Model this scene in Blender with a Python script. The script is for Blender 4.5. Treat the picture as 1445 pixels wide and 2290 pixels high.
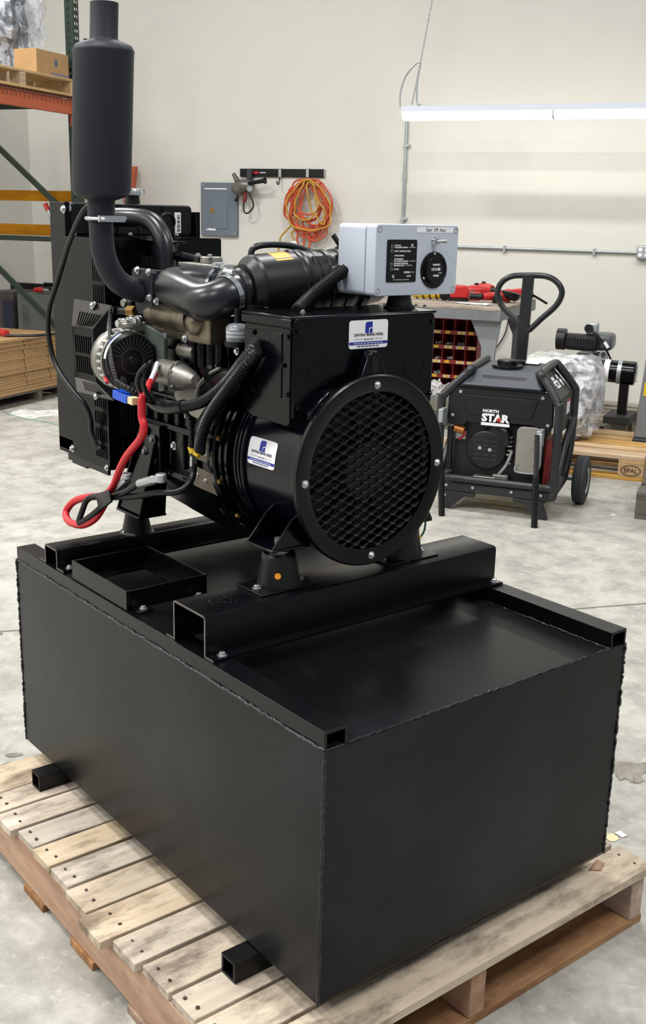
import bpy, math, random
from mathutils import Vector, Matrix, noise
random.seed(7)
for o in list(bpy.data.objects): bpy.data.objects.remove(o)
S = bpy.context.scene
COL = S.collection
pi = math.pi
V = Vector

# ------------------------------------------------------------------ camera
H = .47                                   # height of the fuel tank, metres
F_PX, CX, CY = 2406., 722.5, 1145.        # focal length and centre in the 1445x2290 frame
CAM = V((4.971*H, -2.0271*H, 2.6955*H+.18))
RC = (Matrix.Rotation(math.radians(51.2), 3, 'Z') @ Matrix.Rotation(pi/2+math.radians(-15.36), 3, 'X')
      @ Matrix.Rotation(math.radians(1.39), 3, 'Z'))
cd = bpy.data.cameras.new('camera'); cam = bpy.data.objects.new('camera', cd); COL.objects.link(cam)
cd.sensor_fit = 'HORIZONTAL'; cd.sensor_width = 36; cd.lens = F_PX*36/1445; cd.clip_end = 100
cam.matrix_world = Matrix.Translation(CAM) @ RC.to_4x4()
S.camera = cam

# ------------------------------------------------------------------ light and exposure
S.view_settings.view_transform = 'Standard'; S.view_settings.look = 'None'
S.view_settings.gamma = 1; S.view_settings.use_curve_mapping = False
S.view_settings.exposure = 0.28
world = bpy.data.worlds.new('hall'); S.world = world; world.use_nodes = True
bg = world.node_tree.nodes['Background']
bg.inputs[0].default_value = (.90, .94, 1.0, 1); bg.inputs[1].default_value = .26
ROOM = math.radians(29.2)                 # direction of the back wall against the tank
ER = V((math.cos(ROOM), math.sin(ROOM), 0)); EN = V((-math.sin(ROOM), math.cos(ROOM), 0))
def RW(r, n, z=0):                        # room coordinates (along the wall, towards the wall) -> world
    return V((CAM.x, CAM.y, 0)) + ER*r + EN*n + V((0, 0, z))
def area(name, loc, sx, sy, power, col=(1, .985, .965), rz=ROOM):
    l = bpy.data.lights.new(name, 'AREA'); l.shape = 'RECTANGLE'; l.size = sx; l.size_y = sy
    l.energy = power; l.color = col
    o = bpy.data.objects.new(name, l); COL.objects.link(o); o.location = loc; o.rotation_euler = (0, 0, rz)
    return o
for i, (r, n, p) in enumerate([(-5.2, 5.0, 150), (-1.6, 5.0, 95), (2.0, 5.0, 60), (-5.2, 1.0, 190), (-1.6, 1.0, 120), (2.0, 1.0, 110), (-5.2, -3.0, 170), (-1.6, -3.0, 110)]):
    area('high_bay_lamp', RW(r, n, 5.2), 1.3, .35, p)

# ------------------------------------------------------------------ helpers
def ray(u, v): return RC @ V(((u-CX)/F_PX, -(v-CY)/F_PX, -1))
def PX(u, v, x): d = ray(u, v); return CAM + d*((x-CAM.x)/d.x)
def PY(u, v, y): d = ray(u, v); return CAM + d*((y-CAM.y)/d.y)
def PZ(u, v, z): d = ray(u, v); return CAM + d*((z-CAM.z)/d.z)
def toroom(P): d = P-CAM; return V((d.dot(ER), d.dot(EN), P.z))
def PN(u, v, n): d = ray(u, v); return toroom(CAM + d*(n/d.dot(EN)))     # pixel on a plane parallel to the back wall, room coords
def PR(u, v, r): d = ray(u, v); return toroom(CAM + d*(r/d.dot(ER)))
def lin(c):
    if isinstance(c, str):
        c = [int(c[i:i+2], 16)/255 for i in (0, 2, 4)]
    return tuple((x/12.92 if x <= .04045 else ((x+.055)/1.055)**2.4) for x in c) + (1,)

def nt(name):
    m = bpy.data.materials.new(name); m.use_nodes = True
    t = m.node_tree; b = t.nodes['Principled BSDF']
    return m, t, b
def M(name, c, rough=.5, metal=0, var=.0, vscale=8, bump=0, bscale=60, coat=0, spec=None, c2=None, c2f=(.45, .62), c2s=6, rand=0):
    """plain material: colour, optional second colour in noise patches, value variation, fine bump"""
    m, t, b = nt(name); N = t.nodes; L = t.links
    b.inputs['Base Color'].default_value = lin(c); b.inputs['Roughness'].default_value = rough; b.inputs['Metallic'].default_value = metal
    if coat: b.inputs['Coat Weight'].default_value = coat; b.inputs['Coat Roughness'].default_value = .12
    if spec is not None: b.inputs['Specular IOR Level'].default_value = spec
    if var or c2 or bump or rand:
        tc = N.new('ShaderNodeTexCoord')
    col = None
    if c2:
        n2 = N.new('ShaderNodeTexNoise'); n2.inputs['Scale'].default_value = c2s; n2.inputs['Detail'].default_value = 6; n2.inputs['Roughness'].default_value = .65
        L.new(tc.outputs['Object'], n2.inputs['Vector'])
        mr = N.new('ShaderNodeMapRange'); mr.inputs[1].default_value = c2f[0]; mr.inputs[2].default_value = c2f[1]
        L.new(n2.outputs[0], mr.inputs[0])
        mx = N.new('ShaderNodeMix'); mx.data_type = 'RGBA'; mx.inputs[6].default_value = lin(c); mx.inputs[7].default_value = lin(c2)
        L.new(mr.outputs[0], mx.inputs[0]); col = mx.outputs[2]
    if var or rand:
        hs = N.new('ShaderNodeHueSaturation')
        if col: L.new(col, hs.inputs['Color'])
        else: hs.inputs['Color'].default_value = lin(c)
        val = None
        if var:
            n1 = N.new('ShaderNodeTexNoise'); n1.inputs['Scale'].default_value = vscale; n1.inputs['Detail'].default_value = 5
            L.new(tc.outputs['Object'], n1.inputs['Vector'])
            mr = N.new('ShaderNodeMapRange'); mr.inputs[1].default_value = .25; mr.inputs[2].default_value = .75; mr.inputs[3].default_value = 1-var; mr.inputs[4].default_value = 1+var
            L.new(n1.outputs[0], mr.inputs[0]); val = mr.outputs[0]
        if rand:
            oi = N.new('ShaderNodeObjectInfo'); mr2 = N.new('ShaderNodeMapRange'); mr2.inputs[3].default_value = 1-rand; mr2.inputs[4].default_value = 1+rand
            L.new(oi.outputs['Random'], mr2.inputs[0])
            if val:
                mm = N.new('ShaderNodeMath'); mm.operation = 'MULTIPLY'; L.new(val, mm.inputs[0]); L.new(mr2.outputs[0], mm.inputs[1]); val = mm.outputs[0]
            else: val = mr2.outputs[0]
        L.new(val, hs.inputs['Value']); col = hs.outputs[0]
    if col: L.new(col, b.inputs['Base Color'])
    if bump:
        n3 = N.new('ShaderNodeTexNoise'); n3.inputs['Scale'].default_value = bscale; n3.inputs['Detail'].default_value = 4
        L.new(tc.outputs['Object'], n3.inputs['Vector'])
        bp = N.new('ShaderNodeBump'); bp.inputs['Strength'].default_value = bump; bp.inputs['Distance'].default_value = .01
        L.new(n3.outputs[0], bp.inputs['Height']); L.new(bp.outputs[0], b.inputs['Normal'])
    return m
def wood(name, c, c2, dark, axis=0, rand=.12, stain=.5):
    """sawn softwood: grain stretched along one axis, dirt patches, each board a little different"""
    m, t, b = nt(name); N = t.nodes; L = t.links
    b.inputs['Roughness'].default_value = .8; b.inputs['Specular IOR Level'].default_value = .25
    tc = N.new('ShaderNodeTexCoord'); oi = N.new('ShaderNodeObjectInfo')
    off = N.new('ShaderNodeVectorMath'); off.operation = 'ADD'
    sc = N.new('ShaderNodeVectorMath'); sc.operation = 'SCALE'; sc.inputs[3].default_value = 17
    cmb = N.new('ShaderNodeCombineXYZ')
    for k in range(3): L.new(oi.outputs['Random'], cmb.inputs[k])
    L.new(cmb.outputs[0], sc.inputs[0]); L.new(tc.outputs['Object'], off.inputs[0]); L.new(sc.outputs[0], off.inputs[1])
    mp = N.new('ShaderNodeMapping'); s = [45, 45, 45]; s[axis] = 2.5; mp.inputs['Scale'].default_value = s
    L.new(off.outputs[0], mp.inputs['Vector'])
    n1 = N.new('ShaderNodeTexNoise'); n1.inputs['Scale'].default_value = 1; n1.inputs['Detail'].default_value = 6; L.new(mp.outputs[0], n1.inputs['Vector'])
    mr = N.new('ShaderNodeMapRange'); mr.inputs[1].default_value = .3; mr.inputs[2].default_value = .7; L.new(n1.outputs[0], mr.inputs[0])
    mx = N.new('ShaderNodeMix'); mx.data_type = 'RGBA'; mx.inputs[6].default_value = lin(c); mx.inputs[7].default_value = lin(c2); L.new(mr.outputs[0], mx.inputs[0])
    mp2 = N.new('ShaderNodeMapping'); s = [14, 14, 14]; s[axis] = 5; mp2.inputs['Scale'].default_value = s; L.new(off.outputs[0], mp2.inputs['Vector'])
    n2 = N.new('ShaderNodeTexNoise'); n2.inputs['Scale'].default_value = 1; n2.inputs['Detail'].default_value = 8; n2.inputs['Roughness'].default_value = .7; L.new(mp2.outputs[0], n2.inputs['Vector'])
    mr2 = N.new('ShaderNodeMapRange'); mr2.inputs[1].default_value = .47; mr2.inputs[2].default_value = .66; mr2.inputs[4].default_value = stain; L.new(n2.outputs[0], mr2.inputs[0])
    mx2 = N.new('ShaderNodeMix'); mx2.data_type = 'RGBA'; mx2.inputs[7].default_value = lin(dark); L.new(mx.outputs[2], mx2.inputs[6]); L.new(mr2.outputs[0], mx2.inputs[0])
    hs = N.new('ShaderNodeHueSaturation'); ms = N.new('ShaderNodeMath'); ms.operation = 'PINGPONG'; ms.inputs[1].default_value = .17; L.new(oi.outputs['Random'], ms.inputs[0]); mrs = N.new('ShaderNodeMapRange'); mrs.inputs[2].default_value = .17; mrs.inputs[3].default_value = .7; mrs.inputs[4].default_value = 1.35; L.new(ms.outputs[0], mrs.inputs[0]); L.new(mrs.outputs[0], hs.inputs['Saturation']); mr3 = N.new('ShaderNodeMapRange'); mr3.inputs[3].default_value = 1-rand; mr3.inputs[4].default_value = 1+rand
    L.new(oi.outputs['Random'], mr3.inputs[0]); L.new(mr3.outputs[0], hs.inputs['Value']); L.new(mx2.outputs[2], hs.inputs['Color'])
    L.new(hs.outputs[0], b.inputs['Base Color'])
    bp = N.new('ShaderNodeBump'); bp.inputs['Strength'].default_value = .35; bp.inputs['Distance'].default_value = .004
    L.new(n1.outputs[0], bp.inputs['Height']); L.new(bp.outputs[0], b.inputs['Normal'])
    return m
def emit(name, c, s):
    m, t, b = nt(name); b.inputs['Base Color'].default_value = lin(c)
    b.inputs['Emission Color'].default_value = lin(c); b.inputs['Emission Strength'].default_value = s
    return m

class MB:
    """collects shapes; build() links them as one mesh object"""
    def __init__(s): s.v = []; s.f = []; s.m = []; s.mi = 0
    def add(s, vs, fs):
        k = len(s.v); s.v += [V(p) for p in vs]; s.f += [tuple(i+k for i in f) for f in fs]; s.m += [s.mi]*len(fs); return s
    def hexa(s, p):     # 0-3 bottom ring, 4-7 top ring
        return s.add(p, [(3, 2, 1, 0), (4, 5, 6, 7), (0, 1, 5, 4), (1, 2, 6, 5), (2, 3, 7, 6), (3, 0, 4, 7)])
    def bx(s, x0, x1, y0, y1, z0, z1):
        return s.hexa([(x0, y0, z0), (x1, y0, z0), (x1, y1, z0), (x0, y1, z0), (x0, y0, z1), (x1, y0, z1), (x1, y1, z1), (x0, y1, z1)])
    def box(s, c, size, R=None):
        h = [V((sx*size[0]/2, sy*size[1]/2, sz*size[2]/2)) for sz in (-1, 1) for sx, sy in ((-1, -1), (1, -1), (1, 1), (-1, 1))]
        return s.hexa([V(c)+(R @ p if R else p) for p in h])
    def beam(s, a, b, w, t, up=(0, 0, 1)):      # rectangular bar from a to b, w across, t along up
        a, b = V(a), V(b); d = (b-a).normalized(); sd = d.cross(V(up)); sd = sd.normalized() if sd.length > 1e-6 else V((1, 0, 0)); u = sd.cross(d)
        q = [(-1, -1), (1, -1), (1, 1), (-1, 1)]
        return s.hexa([a+sd*(w/2*i)+u*(t/2*j) for i, j in q] + [b+sd*(w/2*i)+u*(t/2*j) for i, j in q])
    def prism(s, poly, fn, d0, d1):             # 2-D outline, fn(a, b, d) -> point
        n = len(poly)
        return s.add([fn(a, b, d0) for a, b in poly]+[fn(a, b, d1) for a, b in poly],
                     [tuple(range(n))[::-1], tuple(range(n, 2*n))]+[(i, (i+1) % n, n+(i+1) % n, n+i) for i in range(n)])
    def lathe(s, prof, o=(0, 0, 0), ax=(0, 0, 1), n=24, cap=True):   # prof: (along, radius)
        o = V(o); ax = V(ax).normalized(); e = ax.orthogonal().normalized(); g = ax.cross(e)
        vs = []; fs = []
        for a, r in prof:
            for k in range(n):
                t = 2*pi*k/n; vs.append(o+ax*a+(e*math.cos(t)+g*math.sin(t))*r)
        for j in range(len(prof)-1):
            for k in range(n):
                k2 = (k+1) % n; fs.append((j*n+k, j*n+k2, (j+1)*n+k2, (j+1)*n+k))
        if cap:
            fs.append(tuple(range(n))[::-1]); fs.append(tuple((len(prof)-1)*n+k for k in range(n)))
        return s.add(vs, fs)
    def cyl(s, a, b, r0, r1=None, n=16, cap=True):
        a, b = V(a), V(b); return s.lathe([(0, r0), ((b-a).length, r0 if r1 is None else r1)], a, b-a, n, cap)
    def tube(s, pts, r, n=8, closed=False, cap=True, flat=1.0):
        pts = [V(p) for p in pts]; m = len(pts); R = r if isinstance(r, (list, tuple)) else [r]*m
        vs = []; fs = []; e = None
        for i, p in enumerate(pts):
            if closed: d = pts[(i+1) % m]-pts[i-1]
            else: d = pts[min(i+1, m-1)]-pts[max(i-1, 0)]
            d = d.normalized() if d.length > 1e-9 else V((0, 0, 1))
            if e is None: e = d.orthogonal().normalized()
            else:
                e = e-d*e.dot(d); e = e.normalized() if e.length > 1e-6 else d.orthogonal().normalized()
            g = d.cross(e)
            for k in range(n):
                t = 2*pi*k/n; vs.append(p+(e*math.cos(t)+g*math.sin(t)*flat)*R[i])
        for i in range(m if closed else m-1):
            for k in range(n):
                k2 = (k+1) % n; i2 = (i+1) % m; fs.append((i*n+k, i*n+k2, i2*n+k2, i2*n+k))
        if cap and not closed: fs.append(tuple(range(n))[::-1]); fs.append(tuple((m-1)*n+k for k in range(n)))
        return s.add(vs, fs)
    def loom(s, pts, r, pitch=.0068, n=10):      # corrugated tube
        P = curve(pts, 14); out = [P[0]]
        step = pitch/4; acc = 0
        for a, b in zip(P, P[1:]):
            d = (b-a).length; t = step-acc
            while t <= d: out.append(a.lerp(b, t/d)); t += step
            acc = d-(t-step)
        R = [r*(1.0 if (i//2) % 2 else .76) for i in range(len(out))]
        return s.tube(out, R, n)
    def grid(s, fn, us, vs_, t=None):
        nu, nv = len(us), len(vs_); pts = [fn(a, b) for b in vs_ for a in us]
        return s.add(pts, [(j*nu+i, j*nu+i+1, (j+1)*nu+i+1, (j+1)*nu+i) for j in range(nv-1) for i in range(nu-1)])
    def slots(s, fn, u0, u1, v0, v1, hu, hv, nu, nv, gu, gv, d0, d1):
        """plate u0..u1 x v0..v1 with nu x nv rectangular holes inside hu x hv, bars gu / gv between them; fn(u, v, d)"""
        def r(a, b, c, e):
            if b-a > 1e-6 and e-c > 1e-6:
                s.hexa([fn(a, c, d0), fn(b, c, d0), fn(b, e, d0), fn(a, e, d0), fn(a, c, d1), fn(b, c, d1), fn(b, e, d1), fn(a, e, d1)])
        r(u0, u1, v0, hv[0]); r(u0, u1, hv[1], v1); r(u0, hu[0], hv[0], hv[1]); r(hu[1], u1, hv[0], hv[1])
        wu = ((hu[1]-hu[0])-gu*(nu-1))/nu; wv = ((hv[1]-hv[0])-gv*(nv-1))/nv
        for i in range(nu-1): a = hu[0]+wu*(i+1)+gu*i; r(a, a+gu, hv[0], hv[1])
        for j in range(nv-1):
            c = hv[0]+wv*(j+1)+gv*j
            for i in range(nu): a = hu[0]+(wu+gu)*i; r(a, a+wu, c, c+gv)
        return s
    def build(s, name, mat, parent=None, smooth=40, bevel=0, world=None):
        me = bpy.data.meshes.new(name)
        w = parent.get('_w') if parent is not None else None
        vs = s.v
        if world is not None: vs = [world @ p for p in vs]
        if parent is not None and parent.name in WINV: vs = [WINV[parent.name] @ p for p in vs]
        me.from_pydata([tuple(p) for p in vs], [], s.f)
        mats = mat if isinstance(mat, (list, tuple)) else [mat]
        for m in mats: me.materials.append(m)
        if len(mats) > 1: me.polygons.foreach_set('material_index', s.m)
        me.update()
        if smooth:
            me.polygons.foreach_set('use_smooth', [True]*len(me.polygons)); me.set_sharp_from_angle(angle=math.radians(smooth))
        o = bpy.data.objects.new(name, me); COL.objects.link(o)
        if parent is not None:
            o.parent = parent
            if parent.name in WINV: WINV[o.name] = WINV[parent.name]
        if bevel:
            b = o.modifiers.new('bevel', 'BEVEL'); b.width = bevel; b.segments = 2; b.limit_method = 'ANGLE'; b.angle_limit = math.radians(50)
        return o
WINV = {}                                    # world -> local matrix of things whose shapes are given in world coordinates
def curve(pts, k=8, closed=False):           # Catmull-Rom through the points
    pts = [V(p) for p in pts]; m = len(pts); out = []
    for i in range(m if closed else m-1):
        if closed: a, b, c, d = pts[i-1], pts[i], pts[(i+1) % m], pts[(i+2) % m]
        else: a, b, c, d = pts[max(i-1, 0)], pts[i], pts[i+1], pts[min(i+2, m-1)]
        for j in range(k):
            t = j/k; out.append(.5*((2*b)+(c-a)*t+(2*a-5*b+4*c-d)*t*t+(3*b-a-3*c+d)*t**3))
    if not closed: out.append(pts[-1])
    return out
def tag(o, label, cat, group=None, kind=None):
    if label: o['label'] = label
    if cat: o['category'] = cat
    if group: o['group'] = group
    if kind: o['kind'] = kind
    return o
def thing(name, label, cat, loc=(0, 0, 0), rz=0, group=None, world=False):
    o = bpy.data.objects.new(name, None); COL.objects.link(o); o.location = loc; o.rotation_euler = (0, 0, rz); o.empty_display_size = .05
    tag(o, label, cat, group)
    if world: WINV[o.name] = (Matrix.Translation(V(loc)) @ Matrix.Rotation(rz, 4, 'Z')).inverted()
    return o
def rthing(name, label, cat, r, n, z=0, group=None, drz=0):      # a thing in room axes
    return thing(name, label, cat, RW(r, n, z), ROOM+drz, group)
def struct(mb, name, mat, **k):
    o = mb.build(name, mat, **k); o['kind'] = 'structure'; return o
def basis(x, y, z, o): return Matrix(((x[0], y[0], z[0], o[0]), (x[1], y[1], z[1], o[1]), (x[2], y[2], z[2], o[2]), (0, 0, 0, 1)))
_bolt = {}
def bolts(parent, pts, nrm, size, mat, name='bolt', washer=True):
    """hexagon-head bolts that share one mesh; points in the parent's shape coordinates"""
    key = (size, mat.name, washer)
    if key not in _bolt:
        mb = MB()
        if washer: mb.lathe([(0, size*.95), (size*.16, size*.95)], n=14)
        mb.lathe([(0, size*.62), (size*.62, size*.62), (size*.72, size*.5)], n=6)
        me0 = mb.build('bolt', mat, smooth=30); _bolt[key] = me0.data; bpy.data.objects.remove(me0)
    z = V(nrm).normalized(); x = z.orthogonal().normalized(); y = z.cross(x)
    for p in pts:
        o = bpy.data.objects.new(name, _bolt[key]); COL.objects.link(o); o.parent = parent
        m = basis(x, y, z, V(p))
        if parent.name in WINV: m = WINV[parent.name] @ m
        o.matrix_local = m
def text(parent, s, size, o, x, y, mat, name='lettering', align='CENTER', depth=.0004, bold=0, sx=1, fit=None):
    """flat printed lettering as mesh; o centre/base point, x reading direction, y up"""
    c = bpy.data.curves.new('t', 'FONT'); c.body = s; c.size = size; c.align_x = align; c.extrude = depth/2; c.offset = bold; c.resolution_u = 2
    t = bpy.data.objects.new('t', c); COL.objects.link(t)
    me = bpy.data.meshes.new_from_object(t.evaluated_get(bpy.context.evaluated_depsgraph_get()))
    bpy.data.objects.remove(t); bpy.data.curves.remove(c)
    if fit:                                          # exact width and cap height
        xs = [p.co.x for p in me.vertices]; ys_ = [p.co.y for p in me.vertices]; kx = fit[0]/(max(xs)-min(xs)); ky = fit[1]/(max(ys_)-min(ys_))
        x0 = {'CENTER': (max(xs)+min(xs))/2, 'LEFT': min(xs), 'RIGHT': max(xs)}[align]; y0 = min(ys_)
        for p in me.vertices: p.co.x = (p.co.x-x0)*kx; p.co.y = (p.co.y-y0)*ky
    x, y = V(x).normalized(), V(y).normalized(); z = x.cross(y)
    m = basis(x*sx, y, z, V(o))
    if parent.name in WINV: m = WINV[parent.name] @ m
    me.transform(m); me.materials.clear(); me.materials.append(mat)
    ob = bpy.data.objects.new(name, me); COL.objects.link(ob); ob.parent = parent; return ob
def rrect(w, h, r, n=4, cx=0, cy=0):         # rounded rectangle outline
    out = []
    for qx, qy, a0 in ((1, -1, -pi/2), (1, 1, 0), (-1, 1, pi/2), (-1, -1, pi)):
        for k in range(n+1):
            a = a0+pi/2*k/n; out.append((cx+qx*(w/2-r)+r*math.cos(a), cy+qy*(h/2-r)+r*math.sin(a)))
    return out
XZ = lambda y0: (lambda a, b, d: V((a, y0+d, b)))
YZ = lambda x0: (lambda a, b, d: V((x0+d, a, b)))
XY = lambda z0: (lambda a, b, d: V((a, b, z0+d)))

# ------------------------------------------------------------------ materials
m_black = M('black_satin_paint', '06070a', .30, spec=.28, bump=.03, bscale=90, var=.25, vscale=5)
m_tank = M('black_sheet_steel', '090b0d', .30, spec=.21, var=.3, vscale=3, bump=.02, bscale=30, c2='15171a', c2s=3)
m_gloss = M('black_gloss_paint', '04060a', .17, spec=.25, bump=.02, bscale=70)
m_navy = M('black_blue_gloss_paint', '050811', .2, spec=.28, bump=.015, bscale=50)
m_muff = M('matt_black_stove_paint', '1b1f28', .55, spec=.35, bump=.02, bscale=200)
m_rub = M('black_rubber', '0f1013', .38, spec=.4, var=.15)
m_hose = M('black_rubber_hose', '14171c', .30, spec=.45, bump=.02, bscale=40)
m_plas = M('black_plastic', '0a0b0e', .36, spec=.35)
m_plasg = M('dark_grey_plastic', '2b2e33', .5)
m_steelcut = M('bare_cut_steel', '6a6562', .5, .6, var=.3, vscale=40)
m_weld = M('weld_bead', '34363a', .22, .8, bump=.3, bscale=150)
m_zinc = M('zinc_plated_steel', 'c9cdce', .28, .9, var=.1, vscale=60)
m_alu = M('cast_aluminium', '918f88', .42, .75, bump=.08, bscale=120, var=.12)
m_cast = M('brown_grey_cast_iron', '857a6a', .34, .75, bump=.08, bscale=80, c2='544d43', c2s=10)
m_guard = M('black_powder_coat', '05070a', .26, spec=.14, bump=.01, bscale=80)
m_brass = M('brass', 'ad8a4a', .3, .9)
m_mirror = M('bright_band_steel', 'd4d8da', .2, 1)
m_red = M('red_cable_sheath', 'c3202a', .4)
m_redp = M('red_plastic', 'b8201f', .38)
m_bluep = M('blue_plastic', '1650c4', .4)
m_bluel = M('blue_print', '0a2391', .5)
m_navyp = M('navy_print', '1a2570', .5)
m_white = M('white_sticker', 'e9e9ec', .45)
m_whitep = M('white_print', 'e6e8ea', .5)
m_yel = M('yellow_plastic', 'e2b91f', .45)
m_orange = M('orange_paint', 'f29a1c', .5)
m_cb = M('pale_blue_grey_enclosure', 'b9c1cd', .42)
m_lead = M('battery_clamp_metal', 'b7babd', .35, .8, bump=.1, bscale=200)
m_brownlit = M('black_guard_brown_lit', '0e0a08', .18, spec=.45)  # black guard paint, brown light falling on the sheets put into its colour

# ------------------------------------------------------------------ the setting
def floor_mat():
    m, t, b = nt('concrete'); N = t.nodes; L = t.links
    tc = N.new('ShaderNodeTexCoord')
    def nz(s, d=8, r=.6):
        n = N.new('ShaderNodeTexNoise'); n.inputs['Scale'].default_value = s; n.inputs['Detail'].default_value = d; n.inputs['Roughness'].default_value = r
        L.new(tc.outputs['Object'], n.inputs['Vector']); return n.outputs[0]
    def rng(i, a, c, o0=0, o1=1):
        q = N.new('ShaderNodeMapRange'); q.inputs[1].default_value = a; q.inputs[2].default_value = c; q.inputs[3].default_value = o0; q.inputs[4].default_value = o1; L.new(i, q.inputs[0]); return q.outputs[0]
    def mix(f, a, c):
        q = N.new('ShaderNodeMix'); q.data_type = 'RGBA'
        if isinstance(a, str): q.inputs[6].default_value = lin(a)
        else: L.new(a, q.inputs[6])
        q.inputs[7].default_value = lin(c); L.new(f, q.inputs[0]); return q.outputs[2]
    c = mix(rng(nz(1.1), .32, .68), 'b9b7ae', 'a3a199')
    c = mix(rng(nz(7, 10, .72), .42, .66), c, '8b8982')
    c = mix(rng(nz(2.3, 8, .7), .55, .70, 0, .75), c, '85817a')
    c = mix(rng(nz(26, 6, .7), .56, .72, 0, .7), c, 'cbc9c1')
    c = mix(rng(nz(.55, 5, .5), .60, .68, 0, .5), c, 'c9c7c0')
    L.new(c, b.inputs['Base Color'])
    L.new(rng(nz(3), .3, .7, .42, .66), b.inputs['Roughness']); b.inputs['Specular IOR Level'].default_value = .35
    bp = N.new('ShaderNodeBump'); bp.inputs['Strength'].default_value = .12; bp.inputs['Distance'].default_value = .006
    L.new(nz(45), bp.inputs['Height']); L.new(bp.outputs[0], b.inputs['Normal'])
    return m
NW, RL = 9.3, -7.0                                  # back wall and side wall, room coordinates
m_floor = floor_mat()
m_wall = M('painted_tilt_up_concrete', 'd2d0c8', .75, var=.02, vscale=1.1, bump=.05, bscale=14, c2='cac8c0', c2s=1.3, c2f=(.5, .8))
fl = MB()
fl.hexa([RW(r, n, z) for z in (-.15, 0) for r, n in ((RL-.2, -5.5), (6.5, -5.5), (6.5, NW+.2), (RL-.2, NW+.2))])
fo = struct(fl, 'floor', m_floor)
w = MB(); w.hexa([RW(r, n, z) for z in (0, 6) for r, n in ((RL-.2, NW), (6.5, NW), (6.5, NW+.2), (RL-.2, NW+.2))]); struct(w, 'wall_back', m_wall)
w = MB(); w.hexa([RW(r, n, z) for z in (0, 6) for r, n in ((RL-.2, -5.5), (RL, -5.5), (RL, NW), (RL-.2, NW))]); struct(w, 'wall_left', m_wall)
# oil and water marks on the slab: thin films with outlines of their own
m_oil = M('dark_oil_film', '77746c', .3, c2='8e8b82', c2s=20); m_oil2 = M('brown_oil_film', '7f786a', .35, c2='98948a', c2s=14)
m_spill = M('white_spilled_powder', 'd9dad6', .85, c2='b5b3ab', c2s=12)
m_glue = M('yellow_dried_glue', 'd8d2a4', .6)
def blot(name, label, cat, pts, mat, z=.0015, seed=0):
    P = curve([PZ(u, v, 0) for u, v in pts], 9, True); c = sum(P, V())/len(P); rr = random.Random(seed)
    mb = MB(); n = len(P); mb.add([V((c.x, c.y, z))]+[V((c.x+(p.x-c.x)*(1+rr.uniform(-.09, .07)), c.y+(p.y-c.y)*(1+rr.uniform(-.09, .07)), z)) for p in P],
                                 [(0, i+1, (i+1) % n+1) for i in range(n)])
    o = mb.build(name, mat); o['kind'] = 'structure'; o.parent = fo
blot('oil_mark', '', '', [(12, 1688), (35, 1684), (52, 1687), (40, 1692), (18, 1694)], m_oil)
blot('oil_mark', '', '', [(0, 1712), (20, 1705), (38, 1712), (20, 1724), (-10, 1728), (-20, 1716)], m_oil2)
blot('oil_mark', '', '', [(1370, 1712), (1392, 1704), (1425, 1708), (1450, 1706), (1452, 1724), (1434, 1734), (1440, 1748), (1416, 1752), (1402, 1742), (1384, 1746), (1376, 1730)], m_oil2)
blot('powder_mark', '', '', [(22, 926), (48, 916), (90, 918), (140, 916), (142, 930), (95, 932), (58, 938)], m_spill)
blot('glue_mark', '', '', [(1356, 1868), (1372, 1866), (1384, 1876), (1374, 1883), (1360, 1880)], m_glue)
m_joint = M('floor_joint', '75736c', .8)
mb = MB(); mb.tube(curve([PZ(u, v, .0004) for u, v in ((-160, 1446), (0, 1420), (40, 1410), (600, 1390), (1128, 1372), (1445, 1350), (1800, 1326))], 4), .003, 6, flat=1); o = mb.build('floor_crack', m_joint, fo); o['kind'] = 'structure'

# ------------------------------------------------------------------ pallet under the tank
m_deck = wood('weathered_pallet_board', 'cdc0ae', 'b5a691', '5d5047', axis=1, rand=.16, stain=.8)
m_deckx = wood('pallet_stringer_wood', 'bfa694', 'a58a78', '7a6152', axis=0, rand=.08, stain=.45)
m_bot = wood('stained_bottom_board', 'b08a66', '8f6a4a', '5f3a28', axis=1, rand=.08, stain=.7)
PZT = .14
pal = thing('wooden_pallet', 'weathered wooden pallet under the black fuel tank, boards stained and grey', 'pallet', (.62, .35, 0), world=True)
gaps = [PZ(u, v, PZT).x for u, v in ((66, 1751), (116, 1778), (210, 1795), (248, 1833), (290, 1872), (339, 1912), (391, 1961), (445, 2016), (505, 2068), (570, 2130))]
gaps = [.012]+gaps+[1.035, 1.128, 1.228]
rr = random.Random(3)
for i, (a, b) in enumerate(zip(gaps, gaps[1:])):
    g = .0045 if i < 2 else .009
    y0 = -.165+rr.uniform(-.012, .012); y1 = .858+rr.uniform(-.006, .006)
    if i == 7: y0 -= .03
    k = rr.uniform(-.004, .004)
    mb = MB(); z0 = PZT-.02; dz = rr.uniform(-.003, 0)
    mb.hexa([(a+g/2, y0, z0), (b-g/2, y0, z0), (b-g/2+k, y1, z0), (a+g/2+k, y1, z0), (a+g/2, y0, PZT+dz), (b-g/2, y0, PZT+dz), (b-g/2+k, y1, PZT+dz), (a+g/2+k, y1, PZT+dz)])
    mb.build('deck_board', m_deck, pal, bevel=.002)
for y in (-.135, .345, .83):
    mb = MB(); mb.bx(.02, 1.215, y-.02, y+.02, .019, PZT-.0205); mb.build('stringer', m_deckx, pal, bevel=.002)
for x in (.02, .33, .56, .80, 1.115):
    mb = MB(); mb.bx(x, x+.1, -.16, .855, 0, .0185); mb.build('bottom_board', m_bot, pal, bevel=.002)
nh = MB()
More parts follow.
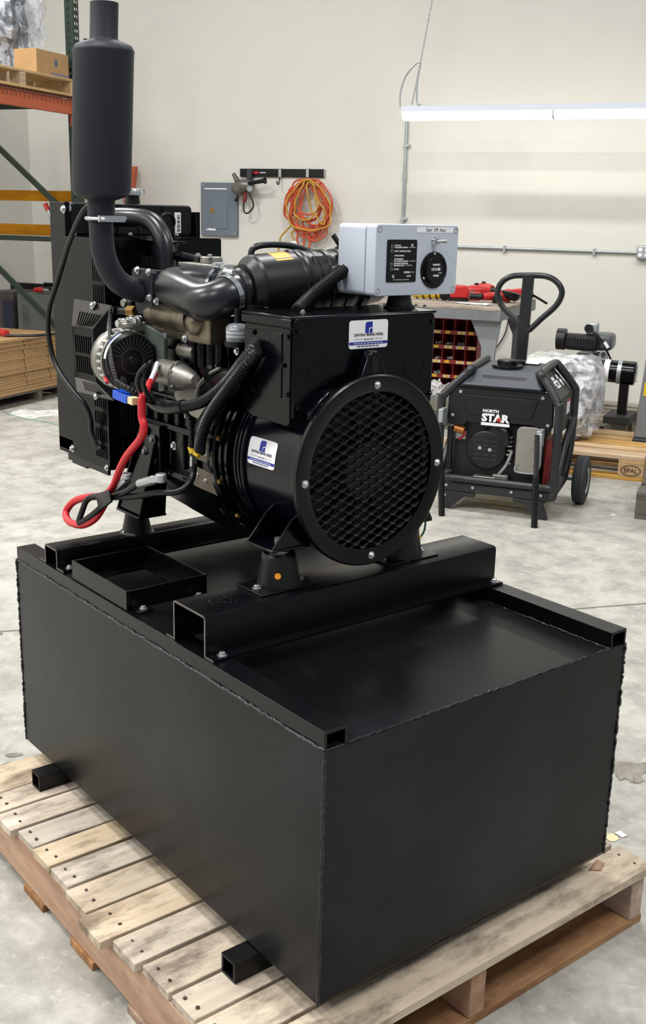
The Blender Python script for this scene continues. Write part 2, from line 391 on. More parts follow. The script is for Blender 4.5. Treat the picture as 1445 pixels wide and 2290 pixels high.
for i, (a, b) in enumerate(zip(gaps, gaps[1:])):
    for y in (-.137, .832):
        for q in (.3, .7): nh.cyl((a+(b-a)*q, y+rr.uniform(-.006, .006), PZT-.002), (a+(b-a)*q, y, PZT+.0004), .0035, n=6)
nh.build('nail_heads', M('rusty_nail', '4a3a30', .7), pal)['kind'] = 'stuff'
ch = MB(); c0 = PZ(1330, 1940, PZT)
ch.add([c0+V((0, -.02, .002)), c0+V((.016, .0, .004)), c0+V((.004, .03, .002)), c0+V((-.012, .02, .006))], [(0, 1, 2, 3)])
o = ch.build('wood_splinter', m_deckx); o.modifiers.new('s', 'SOLIDIFY').thickness = .003
tag(o, 'small split chip of wood lying on the pallet edge board', 'wood chip')

# ------------------------------------------------------------------ fuel tank base
L_, W_, ZB, ZT = 2.4889*H, 1.61384*H, .18, .18+H
tank = thing('fuel_tank', 'large black welded steel fuel tank base with cross beams on a wooden pallet', 'fuel tank', (L_/2, W_/2, PZT), world=True)
mb = MB(); mb.bx(0, L_, 0, W_, ZB, ZT); mb.build('tank_body', m_tank, tank, bevel=.003)
rr = random.Random(11)
def weld(name, a, b, r=.003, n=90):
    a, b = V(a), V(b); P = [a.lerp(b, i/n)+V((rr.uniform(-1, 1), rr.uniform(-1, 1), rr.uniform(-1, 1)))*.0012 for i in range(n+1)]
    mb = MB(); mb.tube(P, [r*rr.uniform(.6, 1.25) for _ in P], 6); mb.build(name, m_weld, tank)
weld('weld_bead', (L_, 0, ZB), (L_, 0, ZT)); weld('weld_bead', (L_, W_, ZB), (L_, W_, ZT)); weld('weld_bead', (0, 0, ZB), (0, 0, ZT))
weld('weld_bead', (0, -.0005, ZT), (L_, -.0005, ZT), .003, 150); weld('weld_bead', (L_, .046, ZT), (L_, .71, ZT), .0022, 120)
weld('weld_bead', (.84, .048, ZT), (L_, .048, ZT), .002, 50); weld('weld_bead', (.84, .707, ZT), (L_, .707, ZT), .002, 50)
for y0, s in ((0, 1), (W_, -1)):                     # inverted channels along both long sides
    t = .005; q = lambda a: y0+s*a
    poly = [(q(0), ZT), (q(0), ZT+.031), (q(.046), ZT+.031), (q(.046), ZT), (q(.046-t), ZT), (q(.046-t), ZT+.031-t), (q(t), ZT+.031-t), (q(t), ZT)]
    mb = MB(); mb.prism(poly, lambda a, b, d: V((d, a, b)), .004, L_); mb.build('side_channel', m_black, tank, bevel=.0012)
for x in (.148, .958):                               # hollow feet
    for ya, yb in ((-.052, 0), (W_, W_+.05)):
        pass
    t = .005; mb = MB(); y0, y1 = -.052, W_+.05
    mb.bx(x, x+.042, y0, y1, PZT, PZT+t); mb.bx(x, x+.042, y0, y1, ZB-t, ZB-.0005); mb.bx(x, x+t, y0, y1, PZT+t, ZB-t); mb.bx(x+.042-t, x+.042, y0, y1, PZT+t, ZB-t)
    mb.build('foot_tube', m_black, tank)
ZC = ZT+.031
def hat(name, x0, x1, zt, fl0, fl1, t, y0, y1):
    z0 = ZC+.0005; r = .007
    out = [(x0-fl0, z0), (x0-fl0, z0+t), (x0, z0+t), (x0, zt-r), (x0+r*.3, zt-r*.3), (x0+r, zt), (x1-r, zt), (x1-r*.3, zt-r*.3), (x1, zt-r), (x1, z0+t), (x1+fl1, z0+t), (x1+fl1, z0),
           (x1-t, z0), (x1-t, zt-t), (x0+t, zt-t), (x0+t, z0)]
    mb = MB(); mb.prism(out, lambda a, b, d: V((a, d, b)), y0, y1); mb.m[0] = mb.m[1] = 1
    return mb.build(name, [m_black, m_steelcut], tank, smooth=30)
b1 = hat('mounting_beam', .712, .822, .761, .026, .026, .0045, .004, .753)
b2 = hat('mounting_beam', .153, .216, .727, .03, .03, .0045, .004, .753)
bolts(b1, [(.836, .03, ZC+.005), (.836, .738, ZC+.005), (.700, .03, ZC+.005), (.700, .738, ZC+.005)], (0, 0, 1), .010, m_zinc)
ck = MB(); r2 = random.Random(2)
for i in range(22):
    x, y, s = .735+r2.random()*.055, .075+r2.gauss(0, .018), r2.uniform(.0006, .0016); ck.prism([(x-s, y-s*.5), (x+s, y-s*.4), (x+s*.6, y+s*.6), (x-s*.7, y+s*.5)], XY(.7612), 0, .0003)
ck.build('paint_chips', m_steelcut, b1)['kind'] = 'stuff'
bolts(b2, [(.232, .025, ZC+.005), (.232, .735, ZC+.005)], (0, 0, 1), .009, m_zinc)
tr = MB(); x0, x1, y0, y1, z0, z1, t = .290, .532, .004, .192, ZC+.001, ZC+.042, .004     # battery tray
tr.bx(x0, x1, y0, y0+t, z0, z1); tr.bx(x0, x1, y1-t, y1, z0, z1); tr.bx(x0, x0+t, y0+t, y1-t, z0, z1); tr.bx(x1-t, x1, y0+t, y1-t, z0, z1)
tr.bx(x0+t, x1-t, y0+t, y0+.03, z0, z0+t); tr.bx(x0+t, x1-t, y1-.03, y1-t, z0, z0+t); tr.bx(x0+t, x0+.034, y0+.03, y1-.03, z0, z0+t); tr.bx(x1-.034, x1-t, y0+.03, y1-.03, z0, z0+t)
tr.bx(x1, x1+.03, y0+.012, y0+.045, z0, z0+t); tr.bx(x0-.03, x0, y0+.012, y0+.045, z0, z0+t); tr.bx(x1, x1+.03, y1-.045, y1-.012, z0, z0+t)
tray = tr.build('battery_tray', m_black, tank, bevel=.0008)
bolts(tray, [(x1+.016, y0+.028, z0+t), (x0-.016, y0+.028, z0+t)], (0, 0, 1), .009, m_zinc)
bolts(tray, [(x1+.016, y1-.03, z0+t)], (0, 0, 1), .010, m_alu)

# ------------------------------------------------------------------ diesel generator set
G = thing('diesel_generator', 'black diesel generator set with tall muffler and round grille on the tank', 'generator', (.5, .376, ZC), world=True)
YC, ZA = .376, .979
def part(mb, name, mat, parent=G, **k): return mb.build(name, mat, parent, **k)
def lab(o, s): o['label'] = s; return o

# --- generator head: housing, end ring, expanded-metal grille
mb = MB(); c = (0, YC, ZA)
mb.lathe([(.605, .150), (.606, .166), (.795, .166), (.80, .172), (.826, .174), (.826, .168)], c, (1, 0, 0), 72, False)
mb.lathe([(.60, .150), (.605, .150)], c, (1, 0, 0), 72, True)
head = part(mb, 'alternator_housing', m_navy, smooth=35)
mb = MB(); mb.lathe([(.548, .178), (.548, .188), (.562, .190), (.566, .186), (.566, .176), (.575, .174), (.575, .183), (.583, .183), (.583, .174), (.592, .173), (.592, .181), (.600, .181), (.602, .160)], c, (1, 0, 0), 72, False)
fl_ = part(mb, 'housing_flange', m_gloss, smooth=35)
bolts(fl_, [(.567, YC+.183*math.cos(a), ZA+.183*math.sin(a)) for a in [math.radians(k) for k in (168, 196, 224, 140)]], (1, 0, 0), .010, m_brass, washer=False)
for k in range(3):                                   # cooling louvres on the shoulder
    mb = MB(); a0 = math.radians(128+0*k); xs = .606+.012*k
    P = [V((xs+.008, YC+.169*math.cos(a), ZA+.169*math.sin(a))) for a in [math.radians(d) for d in range(120, 246, 6)]]
    mb.tube(P, .0042, 6); part(mb, 'louvre', m_navy, head)
xr = .826
mb = MB(); ring = [(xr, .186), (xr+.008, .186), (xr+.0105, .183), (xr+.0105, .160), (xr+.007, .1535), (xr, .1535)]
mb.lathe(ring+[ring[0]], c, (1, 0, 0), 96, False)
rg = part(mb, 'grille_ring', m_black, smooth=35)
bolts(rg, [(xr+.0105, YC+.1665*math.cos(a), ZA+.1665*math.sin(a)) for a in (pi/2, -pi/2, pi+.01, -.01)], (1, 0, 0), .008, m_zinc)
mb = MB(); RG = .1535; sp = .0092; lw = .0376        # expanded metal: tilted zigzag strands bonded at the nodes
nrow = int(2*RG/sp)+1
for i in range(nrow):
    z0 = -RG+sp*i; ph = (i % 2)*lw/2
    pts = []
    yy = -RG-lw+ph
    while yy < RG+lw:
        h = sp*.42
        pts += [(yy, -h), (yy+lw*.26, -h), (yy+lw*.5, h), (yy+lw*.76, h)]
        yy += lw
    pts = [(a, z0+b) for a, b in pts]
    run = []
    def flush(run):
        if len(run) < 2: return
        vs = []; fs = []
        for a, b in run:
            vs += [V((xr+.0005, YC+a, ZA+b+.0026)), V((xr+.0065, YC+a, ZA+b-.0014)), V((xr+.0058, YC+a, ZA+b-.0030)), V((xr-.0002, YC+a, ZA+b+.0010))]
        for k in range(len(run)-1):
            for q in range(4): fs.append((4*k+q, 4*k+(q+1) % 4, 4*k+4+(q+1) % 4, 4*k+4+q))
        mb.add(vs, fs)
    for p in pts:
        if math.hypot(*p) < RG+.003: run.append(p)
        else: flush(run); run = []
    flush(run)
part(mb, 'expanded_mesh', M('black_mesh_paint', '07080b', .38, spec=.4), smooth=0)
mb = MB(); mb.lathe([(xr-.030, .056), (xr-.008, .056), (xr-.005, .052)], c, (1, 0, 0), 40); part(mb, 'fan_hub', M('dark_grey_hub', '34363c', .6))
mb = MB(); mb.lathe([(xr-.045, .150), (xr-.044, .150)], c, (1, 0, 0), 40)
for k in range(11):
    a = 2*pi*k/11; mb.box((xr-.034, YC+.1*math.cos(a), ZA+.1*math.sin(a)), (.02, .09, .004), Matrix.Rotation(a, 3, 'X'))
part(mb, 'fan', M('black_fan', '08090b', .6))
mb = MB(); lug = [(-.044, .160), (-.030, .185), (-.017, .218), (-.008, .228), (.008, .228), (.017, .218), (.030, .185), (.044, .160)]   # lifting eye over the ring
slot = rrect(.016, .034, .0075, 4, 0, .203)
n = len(lug)
mb.prism([(YC+a, ZA+b) for a, b in lug], YZ(.806), 0, .022); lg = part(mb, 'lifting_lug', m_gloss, bevel=.003)
mb = MB(); mb.prism([(YC+a, ZA+b) for a, b in slot], YZ(.8275), 0, .0012); part(mb, 'lug_recess', m_plas, lg)
for s in (-1, 1):                                    # saddles between the ring and the terminal box
    mb = MB(); a = pi/2+s*.72
    mb.box((.80, YC+.178*math.cos(a), ZA+.178*math.sin(a)), (.045, .06, .024), Matrix.Rotation(a-pi/2, 3, 'X')); sd = part(mb, 'box_saddle', m_gloss, bevel=.004)
    bolts(sd, [(.824, YC+.182*math.cos(a), ZA+.182*math.sin(a))], (1, 0, 0), .006, m_zinc, washer=False)

# --- terminal box
bx0, bx1, by0, by1, bz0, bz1 = .648, .800, .207, .553, 1.088, 1.272
mb = MB()
out = rrect(by1-by0, bz1-bz0, .012, 4, (by0+by1)/2, (bz0+bz1)/2)
mb.prism(out, YZ(bx1-.004), 0, .004)
mb.bx(bx0, bx1-.004, by0, by1, bz0, bz1-.004)
tb = part(mb, 'terminal_box', m_gloss, bevel=.002)
mb = MB(); mb.bx(bx0-.006, bx1-.002, by0-.006, by1+.006, bz1-.003, bz1+.002)
mb.bx(bx0-.006, bx1-.002, by0-.006, by0-.003, bz1-.018, bz1-.003); part(mb, 'box_lid', m_gloss, tb, bevel=.0015)
mb = MB(); sc = [(bx0+.002, bz1-.02), (bx1-.006, bz1-.02), (bx1-.006, 1.082), (bx1-.014, 1.076), (bx0+.03, 1.079), (bx0+.008, 1.086), (bx0+.002, 1.098)]
mb.prism(sc, XZ(by0-.0035), 0, .003); cover = part(mb, 'side_cover', m_gloss, tb, bevel=.001)
mb = MB(); sc2 = [(bx0+.004, bz1-.03), (bx1-.03, bz1-.03), (bx1-.03, 1.126), (bx0+.022, 1.126)]
mb.prism(sc2, XZ(by0-.0055), 0, .002); part(mb, 'cover_plate', m_gloss, tb, bevel=.0006)
bolts(tb, [PY(568, 743, by0-.006), PY(645, 754, by0-.006), PY(568, 867, by0-.006), PY(643, 883, by0-.006)], (0, -1, 0), .0065, m_gloss)
bolts(tb, [PY(577, 808, by0-.006), PY(633, 818, by0-.006)], (0, -1, 0), .0048, m_gloss)
bolts(tb, [PX(667, 742, bx1), PX(664, 915, bx1), PX(966, 720, bx1), PX(960, 880, bx1)], (1, 0, 0), .0065, m_gloss)
bolts(tb, [PZ(596, 688, bz1+.002), PZ(677, 698, bz1+.002), PZ(950, 686, bz1+.002)], (0, 0, 1), .006, m_zinc)
for u, v in ((716, 832), (925, 815)):                # knock-outs pressed into the front
    p = PX(u, v, bx1); mb = MB(); mb.tube([p+V((.0002, .026*math.cos(2*pi*k/28), .026*math.sin(2*pi*k/28))) for k in range(28)], .0009, 5, True); part(mb, 'knockout', m_gloss, tb)

# --- stickers
def sticker(name, o, x, y, w, h, nrm, bend=None):
    x, y, z = V(x).normalized(), V(y).normalized(), V(nrm).normalized()
    fn = lambda a, b, d: V(o)+x*a+y*b+z*d
    if bend:                                         # wrapped round the housing
        cy, cz, R = bend; a0 = math.atan2(V(o).z-cz, V(o).y-cy)
        def fn(a, b, d):
            p = x*a+y*b; al = a0-p.z/R*1.0
            return V((V(o).x+p.x, cy+(R+d)*math.cos(al), cz+(R+d)*math.sin(al)))
    mb = MB(); out = rrect(w, h, .006, 4)
    if bend:
        us = [-w/2+w*i/10 for i in range(11)]; vs = [-h/2+h*i/8 for i in range(9)]
        def clampr(a, b):
            r = .006; ax, bx_ = abs(a)-(w/2-r), abs(b)-(h/2-r)
            if ax > 0 and bx_ > 0:
                k = math.hypot(ax, bx_); q = min(1, r/k); a = math.copysign(w/2-r+ax*q, a); b = math.copysign(h/2-r+bx_*q, b)
            return a, b
        mb.grid(lambda a, b: fn(*clampr(a, b), .0006), us, vs)
    else: mb.prism(out, fn, 0, .0008)
    st = part(mb, name, m_white, smooth=60)
    def strip(nm, mat, a0, a1, b0, b1, d=.0012):
        m2 = MB(); k = 8; m2.grid(lambda a, b: fn(a, b, d), [a0+(a1-a0)*i/k for i in range(k+1)], [b0, b1]); part(m2, nm, mat, st, smooth=60)
    def poly(nm, mat, pts, d=.0012):
        m2 = MB(); m2.add([fn(a, b, d) for a, b in pts], [tuple(range(len(pts)))]); part(m2, nm, mat, st, smooth=0)
    strip('blue_stripe', m_bluel, -w/2+.0005, w/2-.0005, -h*.36, -h*.26)
    e = h*.20; ox, oy = 0, h*.24
    arc = lambda cx_, cy_, r, a0, a1: [(cx_+r*math.cos(a0+(a1-a0)*k/6), cy_+r*math.sin(a0+(a1-a0)*k/6)) for k in range(7)]
    poly('emblem', m_bluel, [(ox-.42*e*2, oy-e), (ox-.0*e, oy-e)]+[(ox-.0*e, oy-.35*e)]+arc(ox+.35*e, oy-.35*e, .35*e, pi, pi/2)[1:]+[(ox+.84*e, oy+.0*e), (ox+.84*e, oy+e)]+arc(ox-.84*e+.55*e, oy+e-.55*e, .55*e, pi/2, pi))
    poly('emblem', m_bluel, [(ox+.17*e, oy-e), (ox+.84*e, oy-e), (ox+.84*e, oy-.17*e), (ox+.45*e, oy-.17*e), (ox+.17*e, oy-.40*e)])
    for s, fw_, fh_, b, mt in (('CENTRAL MAINE DIESEL', w*.77, h*.095, -h*.06, m_navyp), ('SINCE 2001', w*.24, h*.05, -h*.20, m_navyp)):
        ob = text(st, s, .01, (0, 0, 0), (1, 0, 0), (0, 1, 0), mt, fit=(fw_, fh_), bold=.0002)
        inv = WINV[st.name]
        me = ob.data
        for vtx in me.vertices:
            p = WINV[st.name].inverted() @ vtx.co; vtx.co = inv @ fn(p.x, p.y+b, .0013)
    strip('rule_line', m_navyp, -w*.38, -w*.14, -h*.172, -h*.162); strip('rule_line', m_navyp, w*.14, w*.38, -h*.172, -h*.162)
    for k in range(9): strip('small_print', m_whitep, -w*.38+w*.085*k, -w*.38+w*.085*k+w*.06, -h*.325, -h*.30, .0016)
    for k in range(6): strip('small_print', m_navyp, -w*.28+w*.095*k, -w*.28+w*.095*k+w*.075, -h*.435, -h*.40)
    return st
a, b = PX(780, 752, bx1), PX(867, 742, bx1); cc = PX(824, 747, bx1)
sticker('maker_sticker', (bx1+.0002, cc.y, cc.z), (0, 1, 0), (0, 0, 1), (PX(867, 742, bx1)-PX(780.5, 752, bx1)).y, .0525, (1, 0, 0))
al = math.radians(169.5)
sticker('maker_sticker', (.697, YC+.1662*math.cos(al), ZA+.1662*math.sin(al)), (1, 0, .0), (0, 0, 1), .089, .053, (0, -1, 0), bend=(YC, ZA, .1662))

# --- feet of the head and rubber mounts
for s, yy in ((-1, .210), (1, .530)):
    mb = MB(); mb.bx(.716, .800, yy-.068, yy+.068, .7612, .7655); mp = part(mb, 'mount_plate', m_black, bevel=.001)
    bolts(mp, [(.760, yy-.052, .7655), (.760, yy+.052, .7655)], (0, 0, 1), .0095, m_zinc)
    mb = MB(); mb.lathe([(.7656, .042), (.772, .042), (.815, .034), (.824, .034), (.829, .030)], (.760, yy, 0), (0, 0, 1), 32); part(mb, 'rubber_mount', m_rub, mp, smooth=50)
    mb = MB(); mb.lathe([(.829, .020), (.833, .020), (.833, .014), (.842, .014), (.842, .010), (.856, .010)], (.760, yy, 0), (0, 0, 1), 20); part(mb, 'mount_bolt', m_zinc, mp, smooth=30)
    mb = MB(); mb.bx(.715, .800, yy-.045, yy+.045, .842, .848)
    for xx in (.715, .794):
        mb.hexa([(xx, yy-.045, .848), (xx+.006, yy-.045, .848), (xx+.006, yy+.045, .848), (xx, yy+.045, .848),
                 (xx, YC+s*.155-.012, .90), (xx+.006, YC+s*.155-.012, .90), (xx+.006, YC+s*.155+.012-s*.02, .93), (xx, YC+s*.155+.012-s*.02, .93)])
    part(mb, 'foot_bracket', m_gloss, bevel=.0015)
mb = MB(); p0 = PX(640, 1282, .79); mb.lathe([(0, .006), (.0015, .006)], (.766+.030, .199-.018, .795), (.75, -.62, .15), 12); part(mb, 'orange_dot', m_orange)

# --- control box on its rubber mount
mx, my = .72, .53
mb = MB(); mb.lathe([(bz1+.002, .032), (bz1+.006, .032), (bz1+.009, .026), (1.300, .022)], (mx, my, 0), (0, 0, 1), 28); mt_ = part(mb, 'box_mount', m_rub)
bolts(mt_, [(mx-.01, my-.03, bz1+.006), (mx+.02, my+.028, bz1+.006)], (0, 0, 1), .006, m_zinc)
cx1 = .752
tl, tr_, br_, bl_ = PX(845, 501.5, cx1), PX(1028.5, 503.5, cx1), PX(1017, 656, cx1), PX(833.5, 665, cx1)
cw = ((tr_.y-tl.y)+(br_.y-bl_.y))/2; chh = ((tl.z-bl_.z)+(tr_.z-br_.z))/2; ccy = (tl.y+tr_.y+br_.y+bl_.y)/4; ccz = (tl.z+tr_.z+br_.z+bl_.z)/4
cf = lambda a, b, d: V((cx1+d, ccy+a, ccz+b))
mb = MB(); mb.prism(rrect(cw, chh, .008, 5), cf, -.028, 0); 
mb.prism(rrect(cw-.004, chh-.004, .009, 5), cf, -.031, -.028)
mb.prism(rrect(cw, chh, .010, 5), cf, -.112, -.031)
cb = part(mb, 'control_box', m_cb, bevel=.0025, smooth=40)
for a in (-1, 1):
    for b in (-1, 1):
        mb = MB(); mb.lathe([(-.002, .0056), (.0008, .0056), (.0008, .0042), (-.0015, .0042), (-.0015, .0005)], cf(a*(cw/2-.009), b*(chh/2-.010), 0), (1, 0, 0), 14); part(mb, 'lid_screw', m_zinc, cb)
def onface(u, v, d=0): p = PX(u, v, cx1); return V((cx1+d, p.y, p.z))
ptl, ptr, pbl, pbr = onface(866, 537), onface(933.5, 535), onface(862.5, 633), onface(928, 629)
pw = (ptr.y-ptl.y+pbr.y-pbl.y)/2; ph_ = (ptl.z-pbl.z+ptr.z-pbr.z)/2; pc = (ptl+ptr+pbl+pbr)/4
pf = lambda a, b, d: V((cx1+d, pc.y+a*pw, pc.z+b*ph_))
mb = MB(); mb.prism([(a/pw, b/ph_) for a, b in rrect(pw, ph_, .003)], pf, 0, .0012); part(mb, 'controller_panel', m_plas, cb)
KZ = 1/pw                                            # lettering measured on the photograph, as shares of the panel
def ptxt(s, a, b, w, h=.036, al_='LEFT', mat=None, bold=.0002): text(cb, s, .01, pf(a, b-h/2, .0013), (0, 1, 0), (0, 0, 1), mat or m_whitep, align=al_, bold=bold, fit=(w*pw, h*ph_))
for b in (.342, .232, .127, .022, -.081, -.191):
    mb = MB(); p = pf(-.335, b, .0012); mb.tube([p+V((0, .0026*math.cos(2*pi*k/14), .0030*math.sin(2*pi*k/14))) for k in range(14)], .0005, 5, True)
    part(mb, 'indicator_ring', m_zinc if b > .2 or b < -.05 else m_plasg, cb)
for s_, b, w in (('LOW OIL', .366, .21), ('AUXILIARY INPUT', .318, .45), ('HIGH TEMPERATURE', .232, .54), ('OVERCRANK', .127, .33), ('OVERSPEED', .046, .31), ('NO SPEED SIGNAL', -.003, .48), ('ENGINE RUNNING', -.057, .47), ('ENGINE REST', -.105, .36), ('POWER', -.191, .17)): ptxt(s_, -.26, b, w)
for a, b in ((.235, .318), (.25, -.003), (.14, -.105)): ptxt('(FLASHING)', a, b, .21, .024, bold=.00005)
ptxt('DYNA', .09, -.267, .20, .046, bold=.0004); ptxt('GEN', .30, -.267, .13, .046, mat=M('grey_print', '9aa0a6', .5), bold=0)
ptxt('ES52', .19, -.357, .14, .036); ptxt('Control Engine Controller', -.26, -.443, .53, .028, bold=.00005)
for a, b in ((.32, .37), (-.28, -.36)):
    mb = MB(); mb.lathe([(0, .0034), (.0012, .0034), (.0018, .002)], pf(a, b, .0012), (1, 0, 0), 12); part(mb, 'panel_screw', m_zinc, cb)
la, lb = onface(933, 508), onface(1014, 521)
mb = MB(); mb.bx(cx1, cx1+.0006, la.y, lb.y, lb.z, la.z); part(mb, 'name_label', m_white, cb)
text(cb, 'Start  Off  Auto', .0105, V((cx1+.0007, (la.y+lb.y)/2+.001, (la.z+lb.z)/2-.0030)), (0, 1, 0), (0, 0, 1), M('black_print', '15161a', .5), fit=(onface(996, 515).y-onface(953, 515).y, .0068))
tg = onface(971, 540)
mb = MB(); mb.lathe([(0, .0085), (.002, .0085), (.002, .0062), (.010, .0062), (.010, .004)], tg, (1, 0, 0), 14); mb.cyl(tg+V((.010, 0, 0)), tg+V((.026, .010, .002)), .0026, .0038, 10); part(mb, 'toggle_switch', m_mirror, cb)
hm = onface(969, 604); Rh = (onface(969, 563.5).z-onface(969, 645).z)/2
mb = MB(); mb.lathe([(0, Rh), (.0025, Rh), (.0025, Rh*.76), (.010, Rh*.74), (.0105, Rh*.70), (.0085, Rh*.68)], hm, (1, 0, 0), 48); part(mb, 'hour_meter', m_plas, cb)
for k in range(3):
    a = pi/2+k*2*pi/3; mb = MB(); mb.lathe([(.0025, .0028), (.0042, .002)], hm+V((0, Rh*.88*math.cos(a), Rh*.88*math.sin(a))), (1, 0, 0), 10); part(mb, 'meter_screw', m_zinc, cb)
text(cb, 'QUARTZ', .0072, hm+V((.0088, 0, .0085)), (0, 1, 0), (0, 0, 1), m_whitep, bold=.0003, fit=(.021, .0042))
text(cb, 'HOURS', .0068, hm+V((.0088, 0, -.0125)), (0, 1, 0), (0, 0, 1), m_whitep, bold=.0003, fit=(.015, .0040))
text(cb, '1/10', .0040, hm+V((.0088, .011, -.0066)), (0, 1, 0), (0, 0, 1), m_whitep, fit=(.008, .0026))
mb = MB(); mb.bx(cx1+.0085, cx1+.0088, hm.y-.015, hm.y+.015, hm.z-.0015, hm.z+.0055); part(mb, 'counter_window', m_plasg, cb)
for k in range(6):
    mb = MB(); mb.bx(cx1+.0088, cx1+.0091, hm.y-.0125+.0042*k, hm.y-.0125+.0042*k+(.0016 if k != 4 else .0032), hm.z-.0008, hm.z+.0048); part(mb, 'counter_digit', m_whitep, cb)

# --- engine block, sump, head
ye = .250                                            # near face of the block
mb = MB(); mb.bx(.175, .525, ye, .505, .895, 1.165)
for x in (.20, .245, .29, .335, .38, .425, .47, .51): mb.bx(x, x+.009, ye-.010, ye+.01, 1.0, 1.055)
for x in (.30, .355, .41, .465): mb.bx(x, x+.007, ye-.008, ye+.01, .905, .985)
mb.bx(.175, .525, ye-.012, ye+.01, .985, 1.0); mb.bx(.175, .525, ye-.012, ye+.01, 1.055, 1.066); mb.bx(.22, .55, ye-.016, ye+.01, .882, .897)
block = part(mb, 'engine_block', m_gloss, bevel=.003)
mb = MB(); mb.hexa([(.235, .275, .815), (.50, .275, .792), (.50, .48, .792), (.235, .48, .815), (.205, .245, .885), (.545, .245, .885), (.545, .51, .885), (.205, .51, .885)])
part(mb, 'oil_sump', m_gloss, bevel=.006)
bolts(block, [(.33, ye-.012, .955), (.385, ye-.010, 1.03), (.44, ye-.012, 1.02)], (0, -1, 0), .010, m_zinc)
bolts(block, [(.26, ye-.018, .892), (.32, ye-.018, .892), (.38, ye-.018, .892), (.44, ye-.018, .892), (.50, ye-.018, .892)], (0, -1, 0), .005, m_gloss, washer=False)
mb = MB(); mb.bx(.185, .53, ye-.004, .50, 1.165, 1.290)
head2 = part(mb, 'cylinder_head', m_gloss, bevel=.004)
for i, x in enumerate((.375, .41, .445, .48, .512)):  # cast pillars below the exhaust ports
    mb = MB(); mb.lathe([(0, .011), (.01, .0125), (.085, .0115), (.105, .007)], (x, ye-.010, 1.205), (0, 0, -1), 14); part(mb, 'casting_pillar', m_gloss, head2)
for x, z in ((.402, 1.128), (.472, 1.117)):            # core plugs
    mb = MB(); mb.lathe([(0, .022), (.012, .022), (.014, .019), (.010, .018), (.008, .0165)], (x, ye-.002, z), (0, -1, 0), 24)
    p = part(mb, 'core_plug', [m_gloss], block); mb = MB(); mb.lathe([(0, .0165), (.0045, .0165), (.007, .012)], (x, ye-.010, z), (0, -1, 0), 24); part(mb, 'core_plug', m_alu, block)
mb = MB(); mb.bx(.22, .50, .315, .46, 1.290, 1.334); vc = part(mb, 'valve_cover', m_alu, bevel=.006)
mb = MB(); mb.lathe([(1.334, .036), (1.341, .036), (1.341, .031), (1.356, .031), (1.359, .026)], (.455, .40, 0), (0, 0, 1), 26); part(mb, 'oil_filler_cap', m_alu, vc, smooth=30)
mb = MB(); mb.lathe([(0, .019), (.006, .020), (.008, .016)], (.5, .40, 1.312), (1, 0, 0), 20); part(mb, 'cover_boss', m_alu, vc)
bolts(vc, [(.42, .355, 1.334), (.49, .37, 1.334), (.49, .445, 1.334), (.42, .445, 1.334)], (0, 0, 1), .006, m_zinc)
mb = MB(); mb.bx(.22, .36, .318, .40, 1.334, 1.342); mb.lathe([(1.342, .026), (1.356, .024)], (.285, .365, 0), (0, 0, 1), 20); part(mb, 'intake_flange', m_alu, vc, bevel=.002)
bolts(vc, [(.262, .345, 1.356), (.31, .345, 1.356)], (0, 0, 1), .009, m_zinc)
mb = MB(); p = PY(352, 597, .31); mb.bx(.222, .30, .3105, .3145, 1.308, 1.332); nm = part(mb, 'blue_nameplate', m_bluep, vc)
text(vc, 'GO', .012, (.24, .310, 1.314), (1, 0, 0), (0, 0, 1), m_bluel, bold=.0004)
# top radiator stay with rubber bush
sb = PY(380, 577, .375); mb = MB(); mb.lathe([(0, .022), (.005, .022), (.011, .017), (.024, .017), (.030, .022), (.034, .022)], sb, (0, 0, 1), 20); bs = part(mb, 'stay_bush', m_rub)
mb = MB(); sz = sb.z+.0345; mb.bx(sb.x-.04, sb.x+.028, .345, .405, sz, sz+.004); mb.hexa([(-.03, .33, 1.388), (sb.x-.04, .345, sz), (sb.x-.04, .405, sz), (-.03, .43, 1.388), (-.03, .33, 1.392), (sb.x-.04, .345, sz+.004), (sb.x-.04, .405, sz+.004), (-.03, .43, 1.392)])
part(mb, 'stay_plate', m_gloss, bs, bevel=.001); bolts(bs, [sb+V((0, 0, .0385))], (0, 0, 1), .010, m_zinc)
mb = MB(); mb.tube(curve([sb+V((.015, 0, .004)), (sb.x+.05, .37, 1.352), (.255, .36, 1.346)], 5), .010, 8); part(mb, 'stay_arm', m_gloss, bs)

# --- exhaust manifold and flange
mb = MB(); mb.tube(curve([(.285, .222, 1.243), (.33, .218, 1.240), (.40, .220, 1.238), (.445, .222, 1.240)], 6), [.030]*19, 16)
mb.tube(curve([(.255, .226, 1.205), (.33, .226, 1.208), (.44, .228, 1.212)], 6), .018, 12)
man = part(mb, 'exhaust_manifold', m_cast, smooth=60)
mb = MB(); mb.bx(.432, .525, .205, .252, 1.195, 1.275); ex = part(mb, 'manifold_end_housing', m_cast, man, bevel=.004)
mb = MB(); mb.lathe([(0, .026), (.010, .024), (.018, .014), (.02, .002)], (.475, .206, 1.235), (0, -1, 0), 20); part(mb, 'housing_dome', m_cast, man)
bolts(man, [(.436, .204, 1.270), (.436, .204, 1.200), (.520, .204, 1.270), (.335, .198, 1.268), (.345, .210, 1.196), (.30, .198, 1.272)], (0, -1, 0), .009, m_zinc)
mb = MB(); fo2 = [(.238, 1.322), (.246, 1.332), (.318, 1.332), (.325, 1.324), (.325, 1.246), (.318, 1.238), (.262, 1.236), (.254, 1.244)]
mb.prism(fo2, XZ(.192), 0, .014); fp = part(mb, 'exhaust_flange', m_muff, bevel=.002)
mb = MB(); mb.bx(.268, .322, .206, .225, 1.215, 1.33); part(mb, 'flange_bracket', m_plas, fp, bevel=.002)
